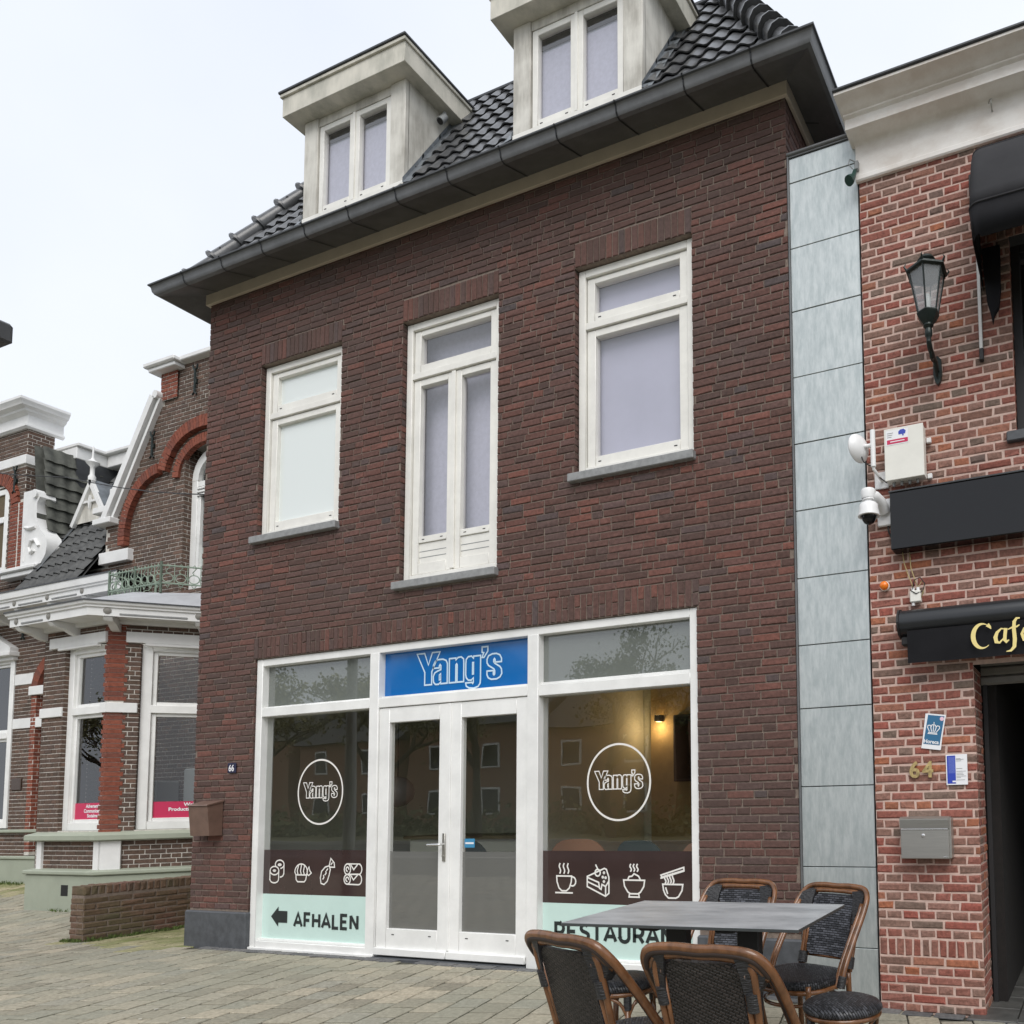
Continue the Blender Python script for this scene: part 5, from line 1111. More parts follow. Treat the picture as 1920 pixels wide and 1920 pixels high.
def brackets(c_,O,U,us,z0,over):
    N=U.cross(Z)
    for u in us:
        mb=MB(); P=[(.0,z0-.16),(.06,z0-.15),(over*.5,z0-.09),(over*.75,z0-.08),(over-.06,z0-.07),(over-.03,z0-.03),(over-.06,z0-.006),(0,z0-.006)]
        Mx=Matrix(((N.x,U.x,0,O.x+U.x*u),(N.y,U.y,0,O.y+U.y*u),(0,0,1,0),(0,0,0,1)))
        mb.add([Mx@V((o,s,z)) for s in (-.045,.045) for o,z in P],[tuple(range(8)),tuple(range(15,7,-1))]+[(i,i+8,(i+1)%8+8,(i+1)%8) for i in range(8)])
        mb.build('bracket',M['plaster'],c_)
        mb=MB(); Mr2=Matrix(((N.x,U.x,0,0),(N.y,U.y,0,0),(0,0,1,0),(0,0,0,1)))@Matrix.Rotation(R(90),4,'Y')
        mb.lathe([(.035,0),(.042,.006),(.03,.012),(0,.016)],O+U*u+N*(over-.02)+Z*(z0+.045),12,M=Mr2); mb.build('rosette',mat_ros,c_,auto=40)
    mb=MB()
    for a,b in zip(us[:-1],us[1:]):
        if b-a>.3: obox(mb,O,U,a+.12,b-.12,over-.02,over-.010,z0-.0,z0+.022,0,.003)
    if mb.v: pieces(mb,'fascia_moulding',M['sill'],c_)
mat_ros=mat('grey_rosette',(.22,.21,.19),.6)
cm_=cornice([((-9.6,YV),(0,-1)),((-4.3,YV),(0,-1))],4.50,4.73,.42,'gutter_cornice'); brackets(cm_,V((0,YV,0)),X,[-8.6,-7.75,-6.9,-6.05,-5.2],4.50,.42)
# bay window -------------------------------------------------------
mb=MB()
fh=[(-4.245,-3.345,1.10,3.51)]; chh=[(.31,1.25,1.10,3.51)]
BV(mb,V((0,BY,0)),X,Z,BX0+.26,BX1-.0,1.06,3.82,fh+[(-4.55,-3.24,3.505,3.65),(BX1-.09,BX1+.1,1,3.9)]); sheet(mb,V((0,BY+.006,0)),X,Z,BX0,BX1,.55,3.9,fh,mi=1)
CO=V((BX1,BY,0))
BV(mb,CO,CU,Z,.15,1.41,1.06,3.82,chh+[(.17,1.41,3.505,3.65)]); sheet(mb,CO-CN*.006,CU,Z,0,1.41,.55,3.9,chh,mi=1)
for u0,u1,OO,UU in ((BX0+.02,BX1,V((0,BY,0)),X),(0,1.41,CO,CU)):   # panel zone courses under the sill
    BV(mb,OO-(-UU.cross(Z))*.0,UU,Z,u0,u1,.60,.97,())
LO=V((BX0-1,YV,0)); LU=V((c45,-c45,0)); sheet(mb,LO,LU,Z,0,1.41,.3,3.9,[],mi=0)
BV(mb,V((BX0,BY,0)),X,Z,0,.262,1.06,3.82)
BV(mb,V((-4.245,BY,0)),Y,Z,.004,.10,1.1,3.51); sheet(mb,V((-4.25,BY,0)),Y,Z,.004,.12,1.1,3.51,[],mi=1)
BV(mb,CO+CU*.31,-CN,Z,.004,.10,1.1,3.51); sheet(mb,CO+CU*.305,-CN,Z,.004,.12,1.1,3.51,[],mi=1)
BV(mb,V((BX1-.05,BY+.001,0)),Y,Z,.0,.1,1.1,3.5) 
bay=mb.build('bay_window',[M['brick_villa'],M['mortar_wh']],villa); lbl(bay,'projecting bay with two tall windows above a sage green base')
mb=MB(); sh=.0
P=[(-.10,BY),(-.0,BY-.0)]
# red corner pillar of bricks
c2=V((BX1,BY,0)); mb=MB(); zc=1.06; i=0
while zc<3.82:
    zt_=min(zc+.053,3.82); w1=.075+(.03 if i%2 else 0); w2=.152+(.03 if (i+1)%2 else 0)
    if not(2.60<zc+.02<2.72):
        n1=V((0,-1,0)); A_=c2+X*-w1; B_=c2+CU*w2; o=.003
        a=A_+n1*o; b=c2+(n1+CN).normalized()*o*1.08; c=B_+CN*o
        mb.add([a+Z*zc,b+Z*zc,c+Z*zc,a+Z*zt_,b+Z*zt_,c+Z*zt_,A_+Z*zc,B_+Z*zc,A_+Z*zt_,B_+Z*zt_],[(0,1,4,3),(1,2,5,4),(3,4,5,9,8),(6,0,3,8),(2,7,9,5),(0,6,7,2,1)])
    zc+=.0605; i+=1
mb.build('corner_pillar',M['brick_red'],bay)
mb=MB(); obox(mb,V((0,BY,0)),X,BX1-.13,BX1,-.02,.022,2.60,2.725); obox(mb,CO,CU,-.008,.30,-.02,.022,2.60,2.725); obox(mb,V((0,BY,0)),X,BX0-.01,BX0+.465,-.02,.022,2.60,2.725)
obox(mb,V((0,BY,0)),X,-4.55,-3.24-.1,-.02,.03,3.51,3.65); obox(mb,CO,CU,.165,1.41,-.02,.03,3.51,3.65)
for O_,U_,a,b in ((V((0,BY,0)),X,-4.35,-3.5),(CO,CU,.36,1.2)): obox(mb,O_,U_,a,b,-.01,.035,3.475,3.509)
pieces(mb,'white_stone',M['plaster'],bay)
mb=MB(); obox(mb,V((0,BY,0)),X,BX0+.10,BX0+.20,-.01,.03,.60,.97); obox(mb,V((0,BY,0)),X,BX1-.10,BX1+.004,-.01,.035,.60,.97); obox(mb,CO,CU,-.0,.20,-.01,.035,.60,.97); pieces(mb,'white_block',M['plaster'],bay)
def bayband(z0,z1,o,m,name,b=.0,zt=None):
    mt=V((0,-1,0))+CN; mt=mt.normalized()/math.cos(R(22.5)); ml=V((0,-1,0))+V((-c45,-c45,0)); ml=ml.normalized()/math.cos(R(22.5))
    pts=[(V((BX0-1,YV,0)),V((-c45,-c45,0))),(V((BX0,BY,0)),ml),(V((BX1,BY,0)),mt),(V((BX1+1,YV,0)),CN)]
    prof=[(-.05,z0),(o-.012,z0),(o,z0+.012),(o,z1-.012),(o-.012,z1),(-.05,zt or z1+.004)]
    n=len(prof); mb=MB(); mb.add([p+q*oo+Z*z for p,q in pts for oo,z in prof],[(i*n+j,(i+1)*n+j,(i+1)*n+j+1,i*n+j+1) for i in range(3) for j in range(n-1)])
    return mb.build(name,m,bay,auto=30)
bayband(.0,.545,.07,M['green'],'base'); bayband(.546,.60,.10,M['green'],'base_moulding',zt=.63); bayband(.975,1.055,.10,M['green'],'window_ledge',zt=1.10)
mb=MB(); obox(mb,V((0,BY,0)),X,-3.95,-3.80,.055,.0715,.28,.42,0,.002); mb.build('vent_hole',M['dark'],bay)
w1=vwindow(V((0,BY,0)),X,-4.245,-3.345,1.10,3.51,2.66,'left window of the bay with a pink strip',pink=['Advertenties','Communicatie','Socialmedia'],parent=bay and villa)
w2=vwindow(CO,CU,.31,1.25,1.10,3.51,2.66,'right window of the bay partly hidden by the brown house',pink=['Webdesign','Productfotografie','Huisstijl'])
mb=MB(); mb.box(BX0+.0,BX1+.6,YV+.25,YV+.27,.9,3.9,0); mb.quad((BX0,BY+.05,1.0),(BX1,BY+.05,1.0),(BX1+.9,YV,1.0),(BX0-.9,YV,1.0),0); mb.quad((BX0,BY+.05,3.80),(BX1,BY+.05,3.80),(BX1+.9,YV,3.80),(BX0-.9,YV,3.80),1); mb.build('room_inside',[M['dark'],M['roomwhite']],bay)
mb=MB()
for x,y in ((-3.2,1.35),(-3.9,1.6)): mb.tube([(x,y,3.79),(x,y,3.75)],.09,16)
pieces(mb,'ceiling_spot',M['cool'],bay)
mb=MB(); mb.bev(-3.95,-3.5,1.6,1.9,1.0,1.75,.02); mb.bev(-3.1,-2.7,1.7,1.9,1.0,1.9,.02); pieces(mb,'office_chair_back',M['greyplastic'],bay)
mt=(V((0,-1,0))+CN).normalized()/math.cos(R(22.5)); ml=(V((0,-1,0))+V((-c45,-c45,0))).normalized()/math.cos(R(22.5))
bc_=cornice([((BX0-1,YV),(-c45,-c45)),((BX0,BY),(ml.x,ml.y)),((BX1,BY),(mt.x,mt.y)),((BX1+1,YV),(CN.x,CN.y))],3.80,3.965,.33,'bay_cornice')
brackets(bc_,V((0,BY,0)),X,[BX0+.02,-3.98],3.80,.33); brackets(bc_,CO+(mt-CN)*0,CU,[.06,.98],3.80,.33)
mb=MB(); g=lambda p,o,z:(p[0],p[1],z)
mb.add([(BX0-1-.25,YV,3.99),(BX0-.13,BY-.33,3.97),(BX1+.13,BY-.33,3.97),(BX1+1.25,YV,3.99),(BX1+.9,YV,4.28),(BX1-.12,BY+.28,4.24),(BX0+.12,BY+.28,4.24),(BX0-.9,YV,4.28)],[(0,1,6,7),(1,2,5,6),(2,3,4,5),(4,7,6,5)])
mb.build('bay_roof',mat('pale_grey_roofing',(.42,.43,.45),.6,noise=.15,nscale=3),bay)
# balcony rail
rl=empty('balcony_railing',(-3.7,1.35,4.2),'sage green cast iron balcony railing with rings on the bay roof','railing')
RY=1.35; ra=V((-4.21,RY,0)); rb=V((-3.10,RY,0)); rc=V((-2.60,1.85,0)); rd=V((-4.21,1.9,0))
def rail(a,b,z0,z1,n):
    d=(b-a); L_=d.length; U_=d.normalized(); mb=MB()
    for z in (z0+.12,z1): mb.tube([a+Z*z,b+Z*z],.011,6)
    mb.tube([a+Z*(z0+.125)+Z*.13,b+Z*(z0+.125)+Z*.13],.006,6) if False else None
    for p,r in ((a,.016),(b,.016)): mb.tube([p+Z*(z0-.02),p+Z*(z1+.05)],r,8)
    s=L_/n
    for i in range(n):
        c=a+U_*s*(i+.5); cz=z0+.12+.075; r=min(s*.42,.062)
        mb.tube([c+U_*r*math.cos(t*math.pi/6)+Z*(cz+r*math.sin(t*math.pi/6)) for t in range(12)],.007,5,closed=True)
        mb.tube([a+U_*s*i+Z*(z0+.12),a+U_*s*i+Z*(z1+.03)],.0055,5)
        zz=cz+r; mb.tube([c+Z*zz,c-U_*.02+Z*(zz+.03),c+Z*(zz+.06),c+U_*.02+Z*(zz+.09),c+Z*z1],.006,5)
        mb.tube([c+U_*.03+Z*(z0+.12),c+Z*(z0+.06),c-U_*.03+Z*(z0+.12)],.006,5); mb.tube([c-U_*.02+Z*(z1+.0),c+Z*(z1+.03),c+U_*.02+Z*z1],.005,5)
    return mb.build('rail_panel',M['green_iron'],rl,auto=50)
rail(ra,(ra+rb)/2,4.25,4.61,4); rail((ra+rb)/2,rb,4.25,4.61,4); rail(rb,rc,4.25,4.61,5); rail(rd,ra,4.25,4.61,3)
# gable trim -------------------------------------------------------
mb=MB(); q=lambda P,y0,y1:mb.prism(P,y0,y1)
def slab(P0,P1,wd,y0,y1):
    a,b=V(P0),V(P1); d=(b-a).normalized(); m=V((-d.y,d.x))*wd; q([tuple(a),tuple(b),tuple(b+m),tuple(a+m)],y0,y1)
for sg_ in (1,-1):
    X_=lambda x:-3.2+sg_*(x+3.2)
    slab((X_(-5.36),5.72),(X_(-4.30),7.43),.11*sg_,YV-.10,YV+.25); slab((X_(-5.36+.06),5.74),(X_(-4.30+.04),7.43),-.05*sg_,YV-.06,YV+.2)
    mb.bev(min(X_(-5.62),X_(-5.20)),max(X_(-5.62),X_(-5.20)),YV-.12,YV+.25,5.67,5.76,.01)
    mb.lathe([(.0,0),(.06,0),(.06,.3),(0,.3)],(X_(-4.28),YV+.2,7.47),12,M=Matrix.Rotation(R(90),4,'X'))
    mb.bev(min(X_(-4.40),X_(-3.80)),max(X_(-4.40),X_(-3.80)),YV-.13,YV+.25,7.80,7.86,.01); mb.bev(min(X_(-4.46),X_(-3.76)),max(X_(-4.46),X_(-3.76)),YV-.17,YV+.28,7.861,7.93,.014)
    mb.bev(min(X_(-5.52),X_(-4.82)),max(X_(-5.52),X_(-4.82)),YV-.07,YV+.05,5.06,5.24,.006)
mb.bev(-3.82,-2.58,YV-.08,YV+.28,7.88,7.95,.01)
mb.build('gable_coping',M['plaster'],villa,auto=30)
for sg_ in (1,-1):
    mb=MB(); X_=lambda x:-3.2+sg_*(x+3.2); a,b=sorted((X_(-4.27),X_(-3.90)))
    BV(mb,V((0,YV-.03,0)),X,Z,a,b,7.38,7.80); sheet(mb,V((0,YV-.024,0)),X,Z,a,b,7.38,7.80,[],mi=1)
    mb.build('red_corner_block',[M['brick_red'],M['mortar_wh']],villa)
# trefoil relief arch of red brick
def archband(mb,pts,wd,y0,y1):
    P=[V(p) for p in pts]; n=len(P)
    for i in range(n-1):
        d=(P[i+1]-P[i]); L_=d.length; k_=max(1,round(L_/.06)); d.normalize(); m=V((-d.y,d.x))
        for j in range(k_):
            a=P[i]+d*(L_*j/k_+.004); b=P[i]+d*(L_*(j+1)/k_-.004); mb.prism([tuple(a-m*wd/2),tuple(b-m*wd/2),tuple(b+m*wd/2),tuple(a+m*wd/2)],y0,y1)
mb=MB(); left=[(-5.0,5.30)]+[(-5.0+.86*(1-math.cos(R(t)))*1.0,5.42+.93*math.sin(R(t))) for t in range(5,88,10)]
inner=[(-4.12,6.30),(-4.06,6.46)]+[(-3.25-.80*math.cos(R(t)),6.36+.52*math.sin(R(t))) for t in range(18,91,9)]
for pts,wd in ((left,.15),(inner,.17)):
    archband(mb,pts,wd,YV-.07,YV+.01); archband(mb,[(-6.5-x,z) for x,z in pts][::-1],wd,YV-.07,YV+.01)
archband(mb,[(-3.25-.62*math.cos(R(t)),6.16+.50*math.sin(R(t))) for t in range(0,181,10)],.13,YV-.03,YV+.04)
mb.build('red_relief_arch',M['brick_red'],villa)
# arched balcony door in the gable
f=MB(); y0,y1=YV+.10,YV+.17
xL,xR=-3.70,-2.80; f.bev(xL+.0,xL+.12,y0,y1,4.42,6.12,.005); f.bev(xR-.12,xR,y0,y1,4.42,6.12,.005); f.bev(xL+.12,xR-.12,y0+.002,y1,6.02,6.10,.005); f.bev(xL+.12,xR-.12,y0+.002,y1,4.42,4.80,.005)
for i in range(12):
    t0,t1=R(180-15*i),R(180-15*(i+1)); cx_,cz_=-3.25,6.12
    P=[(cx_+.45*math.cos(t0),cz_+.45*math.sin(t0)),(cx_+.45*math.cos(t1),cz_+.45*math.sin(t1)),(cx_+.32*math.cos(t1),cz_+.32*math.sin(t1)),(cx_+.32*math.cos(t0),cz_+.32*math.sin(t0))]; f.prism(P,y0,y1)
for z in (5.88,5.93,5.98): f.bev(xL+.12,xR-.12,y0-.01,y0+.01,z,z+.03,.004)
f.bev(-3.29,-3.21,y0+.004,y1,4.8,5.88,.004); f.bev(xL+.12,xL+.18,y0+.012,y1,4.8,5.88,.004)
bd=f.build('balcony_door',M['white'],villa,auto=40); p=MB(); p.quad((xL+.1,YV+.15,4.8),(xR-.1,YV+.15,4.8),(xR-.1,YV+.15,6.05),(xL+.1,YV+.15,6.05)); p.add([(-3.25,YV+.15,6.10)]+[(-3.25+.34*math.cos(R(t)),YV+.15,6.12+.34*math.sin(R(t))) for t in range(0,181,15)],[(0,i+1,i+2) for i in range(12)]); p.build('pane',M['glass_v'],bd)
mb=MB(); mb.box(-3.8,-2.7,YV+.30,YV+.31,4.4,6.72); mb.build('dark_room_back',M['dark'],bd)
mb=MB(); mb.bev(-3.62,-2.88,YV+.19,YV+.2,4.8,5.15,.002); mb.build('net_curtain',M['blind'],bd)
# tower ------------------------------------------------------------
TX=-7.70; TD=.34; tw=MB(); th=[(-9.6,-8.16,5.3,6.75)]
BV(tw,V((0,YV,0)),X,Z,-9.6,TX,4.7,7.78,th+[(-9.7,TX+.01,7.045,7.21),(-8.06,TX+.2,5.3,6.50)]); sheet(tw,V((0,YV+.006,0)),X,Z,-9.6,TX,4.7,7.8,th,mi=1)
BV(tw,V((TX,YV,0)),Y,Z,.006,TD,4.7,7.78,[(0,1,7.045,7.21)]); sheet(tw,V((TX-.006,YV,0)),Y,Z,.006,TD,4.7,7.8,[],mi=1)
tw.build('tower_wall',[M['brick_villa'],M['mortar_wh']],villa)
mb=MB(); BV(mb,V((0,YV-.02,0)),X,Z,-8.06,-7.84,5.3,6.50); BV(mb,V((0,YV-.02,0)),X,Z,-7.80,-7.50,5.3,6.42); BV(mb,V((-7.50,YV-.02,0)),Y,Z,0,.2,5.3,6.42); sheet(mb,V((0,YV-.013,0)),X,Z,-8.06,-7.50,5.3,6.42,[],mi=1)
archband(mb,[(-8.55-.0+.62*math.cos(R(t)),6.42+.50*math.sin(R(t))) for t in range(0,120,10)],.2,YV-.03,YV+.02); mb.build('red_pilaster',[M['brick_red'],M['mortar_wh']],villa)
mb=MB(); mb.bev(-9.6,TX+.03,YV-.03,YV+TD,7.05,7.205,.006); mb.bev(-8.05,-7.02,YV-.16,YV+.15,5.20,5.265,.012); mb.bev(-8.0,-7.08,YV-.12,YV+.15,5.12,5.198,.01); pieces(mb,'tower_band',M['plaster'],villa)
mb=MB(); n=0
prof=[(0,7.64),(.03,7.64),(.06,7.67),(.06,7.70),(.02,7.72),(.02,7.87),(.05,7.89),(.09,7.91),(.10,7.94),(.16,7.97),(.17,8.0),(.20,8.04),(.20,8.08),(0,8.12)]
n=len(prof); pts=[((-9.6,YV),(0,-1)),((TX,YV),(1,-1)),((TX,YV+TD+.1),(1,0))]
mb.add([(p[0]+m_[0]*o,p[1]+m_[1]*o,z) for p,m_ in pts for o,z in prof],[(i*n+j,(i+1)*n+j,(i+1)*n+j+1,i*n+j+1) for i in range(2) for j in range(n-1)]); mb.add([(TX+o,YV+TD+.1,z) for o,z in prof],[tuple(range(n))])
mb.build('tower_cornice',M['plaster'],villa,auto=30)
wt=vwindow(V((0,YV,0)),X,-9.5,-8.16,5.3,6.72,6.2,'upper left tower window at the edge of the picture',rec=.05)
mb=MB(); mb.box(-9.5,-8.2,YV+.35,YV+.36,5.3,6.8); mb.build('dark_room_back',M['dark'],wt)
# scroll console beside the pilaster
mb=MB(); P=[(-7.50,5.27),(-6.95,5.27),(-6.83,5.40),(-6.80,5.55),(-6.86,5.70),(-6.98,5.80),(-7.05,5.90),(-7.12,6.05),(-7.12,6.28),(-7.05,6.36),(-7.08,6.45),(-7.20,6.50),(-7.50,6.50)]
mb.prism(P,YV-.10,YV+.10); mb.tube([(-7.0,YV-.11,5.55),(-7.08,YV-.115,5.66),(-7.2,YV-.115,5.66),(-7.26,YV-.115,5.56),(-7.2,YV-.115,5.46),(-7.12,YV-.115,5.5)],.025,8); mb.tube([(-7.15,YV-.02,6.42),(-7.15,YV-.13,6.42)],.07,14); mb.tube([(-7.4,YV-.10,5.9),(-7.25,YV-.115,5.86),(-7.12,YV-.10,5.88)],.03,8); mb.tube([(-7.42,YV-.10,5.35),(-7.42,YV-.10,5.8)],.015,6)
mb.build('scroll_console',M['plaster'],villa,auto=45)
# roofs ------------------------------------------------------------
mb=MB(); RA=YV-.30; 
# front facing slope between tower and gable
sB=V((0,1,1.9)).normalized(); tile_field(mb,V((-7.05,RA,4.78)),X,sB,X.cross(sB),12,14,.19,.22,lambda u,s:u<1.5,samples=6,amp=.035,mi=0)
mb.quad((-7.1,RA,4.75),(-5.5,RA,4.75),(-5.5,RA+1.45,4.75+2.75),(-7.1,RA+1.45,4.75+2.75),0)
va_=mb.build('front_slope_tiles',M['tile_old'],villa,auto=50)
mb=MB(); sA=V((-.14,0,1)).normalized(); NA=Y.cross(sA)
tile_field(mb,V((-6.92,YV-.02,5.05)),Y,sA,NA,7,11,.17,.20,lambda u,s:True,samples=5,amp=.02,lift=.05,mi=0)
mb.quad((-6.95,YV-.1,4.9),(-6.95,YV+1.2,4.9),(-7.28,YV+1.2,7.25),(-7.28,YV-.1,7.25)) ; mb.build('side_slope_tiles',M['tile_moss'],villa,auto=50)
mb=MB(); 
for t in range(5):
    y0=RA+.15+t*.2; mb.quad((-6.99,y0,4.83+(y0-RA)*1.9),(-6.80,y0-.02,4.88+(y0-RA)*1.9),(-6.80,y0+.2,4.88+(y0+.22-RA)*1.9),(-7.02,y0+.22,4.83+(y0+.22-RA)*1.9))
mb.build('valley_lead',M['lead'],villa)
mb=MB(); mb.bev(-9.0,-7.12,YV+TD+.02,2.80,7.20,7.40,.01); mb.bev(-9.0,-7.06,YV+TD+.01,2.84,7.401,7.46,.01); mb.bev(-7.11,-2,2.70,2.9,7.20,7.40,.01); mb.bev(-7.05,-2,2.64,2.9,7.401,7.46,.01); mb.build('roof_cornice',M['plaster'],villa)
mb=MB(); mb.box(-9,-7.13,2.3,9,5,7.44); mb.box(-7.1,-1,2.95,9,4.9,7.19,1); mb.build('flat_roof',[M['zinc_d'],M['tile_old']],villa)
# little white gablet with finial
g_=MB(); gy=2.16
for a,b in (((-6.88,5.96),(-6.40,6.68)),((-6.40,6.68),(-5.92,5.96))):
    A_,B_=V(a),V(b); d=(B_-A_).normalized(); m=V((-d.y,d.x))*.075; g_.prism([tuple(A_),tuple(B_),tuple(B_-m),tuple(A_-m)],gy-.03,gy+.02)
g_.bev(-6.6,-6.2,gy-.02,gy+.02,6.28,6.32,.004); g_.prism([(-6.40,6.16),(-6.43,6.3),(-6.40,6.4),(-6.37,6.3)],gy-.03,gy+.0)
g_.lathe([(.05,6.64),(.05,6.70),(.03,6.74),(.03,6.86),(.08,6.92),(.09,6.94),(.03,6.98),(.015,7.02),(.01,7.2),(0,7.22)],(-6.40,gy,0),14)
g_.bev(-6.05,-5.45,gy-.15,gy+.1,5.98,6.08,.01); g_.bev(-6.0,-5.5,gy-.10,gy+.1,5.80,5.96,.02)
g_.bev(-5.95,-5.75,gy,gy+.2,6.2,6.45,.03)
gg=g_.build('roof_gablet',M['plaster'],villa,auto=40)
mb=MB(); mb.add([(-6.9,gy,5.95),(-6.4,gy,6.67),(-5.9,gy,5.95),(-6.4,gy+.7,6.67),(-6.9,gy+.5,5.95),(-5.9,gy+.5,5.95)],[(0,1,3,4),(1,2,5,3)]); mb.add([(-6.8,gy+.01,5.98),(-5.98,gy+.01,5.98),(-6.4,gy+.01,6.6)],[(0,1,2)],1); mb.build('gablet_roof',[M['lead'],M['oldwood']],gg)
# cable across the villa front
cb_=empty('overhead_cable',(-6.2,1.0,6.4),'thin dark cable strung across the front of the villa','cable'); mb=MB()
a,b,c=V((-9.5,1.2,7.25)),V((-4.6,1.0,5.93)),V((0,.5,4.75)); mb.tube([a+(b-a)*t/6+V((0,0,-.10*math.sin(math.pi*t/6))) for t in range(7)]+[b+(c-b)*t/6+V((0,0,-.08*math.sin(math.pi*t/6))) for t in range(1,7)],.007,5); mb.build('wire',M['cable'],cb_)
# garden wall ------------------------------------------------------
gw=empty('garden_wall',(-1.5,.5,0),'low weathered brick garden wall with moss at its foot between villa and brown house','wall')
mb=MB(); x0,x1,ya,yb=-1.60,-1.375,-.17,2.2
BW=lambda O,U,u0,u1,w0,w1:bricks(mb,O,U,Z,u0,u1,w0,w1,L=.215,H=.0635,J=.013,bond='run',jt=.0035,ch=.009)
BW(V((x1,ya,0)),Y,0,yb-ya,-.05,.465); BW(V((x0,ya,0)),X,0,x1-x0,-.05,.465); BW(V((x0,yb,0)),-Y,0,yb-ya,-.05,.465)
soldiers(mb,V((x1,ya,0)),Y,Z,0,yb-ya,.465,.565,.062,.010,jt=.004,ch=.012); soldiers(mb,V((x0,ya,0)),X,Z,0,x1-x0,.465,.565,.2,.010,jt=.004,ch=.014)
soldiers(mb,V((x0,ya,.565)),V((0,1,0)),V((1,0,0)),0,yb-ya,0,x1-x0,.062,.010,jt=.004,ch=.010) if False else soldiers(mb,V((x1,ya,.565)),Y,-X,0,yb-ya,0,x1-x0,.062,.010,jt=.004,ch=.010)
mb.box(x0+.006,x1-.006,ya+.006,yb,-.05,.557,1); mb.build('brickwork',[M['brick_low'],M['mortar_dk']],gw)
mb=MB(); rnd=random.Random(4)
def tuft(x,y,h,n=14,sp=.05):
    for i in range(n):
        a=rnd.uniform(0,6.28); r=rnd.uniform(0,sp); px,py=x+r*math.cos(a),y+r*math.sin(a); z=gz(px,py); l=rnd.uniform(.4,1)*h; t=rnd.uniform(0,6.28); w=rnd.uniform(.003,.006)
        dx,dy=math.cos(t)*w,math.sin(t)*w; lx,ly=math.cos(a)*l*.5,math.sin(a)*l*.5
        mb.add([(px-dx,py-dy,z),(px+dx,py+dy,z),(px+lx*.5+dx*.7,py+ly*.5+dy*.7,z+l*.6),(px+lx*.5-dx*.7,py+ly*.5-dy*.7,z+l*.6),(px+lx,py+ly,z+l)],[(0,1,2,3),(3,2,4)])
for i in range(46): tuft(-1.36+rnd.uniform(-.0,.08),-.16+i*.04,rnd.uniform(.02,.06),22,.04)
for i in range(16): tuft(-1.62+i*.016,-.19+rnd.uniform(-.03,.02),.04,12,.03)
for i in range(10): tuft(-7.6+i*.07,YV-.14,.06,10,.05)
for i in range(4): tuft(-4.1+i*.1,BY-.1,.05,8,.04)
mb.build('moss_and_weeds',M['grass'],kind='stuff')
